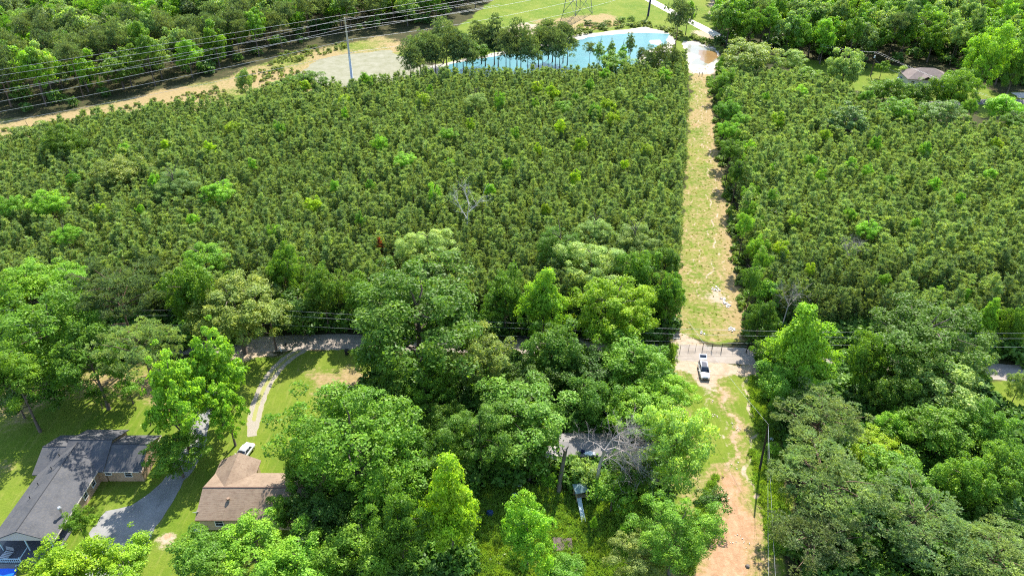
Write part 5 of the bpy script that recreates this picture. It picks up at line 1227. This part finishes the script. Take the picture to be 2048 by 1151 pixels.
ch_ = tag(empty('garden_chair', (*at(1225, 1006), 0), R(160)), 'pale metal garden chair in the shade behind the weeds', 'chair')
MB().box((0, 0, .45), (.6, .55, .04)).build('seat', M_STEEL, ch_); MB().box((0, .3, .75), (.6, .04, .55)).build('backrest', M_STEEL, ch_)
for sx in (-.27, .27):
    for sy in (-.25, .25): MB().tube([(sx, sy, 0), (sx, sy, .45)], .025, 6).build('leg', M_STEEL, ch_)
def lump(name, px, py, r_, m, label, cat, seed, zs=.6):
    bm = bmesh.new(); bmesh.ops.create_icosphere(bm, subdivisions=3, radius=1); rr = random.Random(seed); a, b_, c_ = [rr.random()*6 for _ in range(3)]
    for v in bm.verts: v.co *= 1+.22*math.sin(v.co.x*4+a)*math.cos(v.co.y*5+b_)+.12*math.sin(v.co.z*7+c_)+.06*rr.uniform(-1, 1)
    me = bpy.data.meshes.new(name); bm.to_mesh(me); bm.free(); me.materials.append(m); o = link(name, me, None, (*at(px, py), r_*zs*.8)); o.scale = (r_, r_*.9, r_*zs); return tag(o, label, cat)
lump('rubbish_bag', 1196, 995, .5, simple('violet_bag', (.10, .10, .34), .5), 'dark violet rubbish bag heap in the shade right of the playset', 'bag', 1)
lump('rubbish_bag', 1205, 1000, .45, simple('grey_bag', (.42, .42, .55), .5), 'pale violet bag beside the dark violet one', 'bag', 2)
lump('rubbish_bag', 1236, 1014, .35, M_WHITE, 'small white bag lying in the shade of the yard', 'bag', 3)
lump('ball', 1039, 971, .35, M_WHITE, 'white round object in the dark yard left of the trees', 'ball', 4, .9)
lump('blue_bin', 1029, 993, .45, simple('blue_plastic', (.03, .12, .45), .5), 'blue plastic item half hidden in the dark yard', 'container', 5, .8)
lump('blue_drum', 980, 1030, .5, simple('navy_plastic', (.02, .05, .16), .5), 'navy barrel in the shade right of the tall yellow green tree', 'barrel', 6, 1.1)
lump('stone', 1495, 1132, .28, M_DTRUNK, 'dark stone lying on the red clay track', 'stone', 7, .6)
lump('rubbish_heap', 1542, 878, .4, simple('pale_bag', (.55, .58, .60), .5), 'pale heap beside the leaning utility pole', 'rubbish', 9, .5)
sb = tag(MB().prism([at(1105, 1076), at(1143, 1078), at(1145, 1100), at(1108, 1104)], 0, .35).build('burnt_slab', simple('charred_boards', (.13, .095, .09), .9, 0, .6, .8)), 'dark burnt board platform in the sunlit weeds', 'platform')
def rubble(name, spots, m, label, seed, zr=(.05, .28)):
    rr = random.Random(seed); b = MB()
    for (px, py, rad, n) in spots:
        X, Y = at(px, py)
        for _ in range(n):
            a = rr.random()*6.28; q = rad*math.sqrt(rr.random()); s = rr.uniform(*zr); b.box((X+q*math.cos(a), Y+q*math.sin(a), s*.4), (s*rr.uniform(.6, 2), s*rr.uniform(.6, 1.6), s*.6), rz=rr.random()*3, rx=rr.uniform(-.3, .3), ry=rr.uniform(-.3, .3))
    return tag(b.build(name, m), label, 'rubble', kind='stuff')
M_RUB = simple('white_rubble', (.66, .62, .58), .85, 0, .25, 1)
rubble('yard_rubble', [(995, 1112, 1.3, 70), (1150, 1100, .7, 26), (1163, 1108, .9, 40), (1175, 1112, .6, 20)], M_RUB, 'scattered white broken pieces in the overgrown yard', 1)
rubble('clearing_rubble', [(1432, 578, 1.0, 30), (1446, 598, .6, 18), (1452, 606, .7, 20), (1456, 612, .6, 14), (1463, 659, .8, 30), (1404, 666, .5, 8)], M_RUB, 'scattered white rubble on the mown clearing', 2)
rubble('track_stones', [(1426, 802, .3, 3), (1430, 830, .5, 6), (1468, 850, .8, 12), (1475, 858, .5, 6), (1440, 870, .5, 5), (1470, 930, 1, 10), (1450, 990, 1.2, 14), (1480, 1080, 1.6, 16)], simple('pale_stone', (.60, .50, .40), .9), 'small pale stones scattered on the track', 3, (.04, .16))
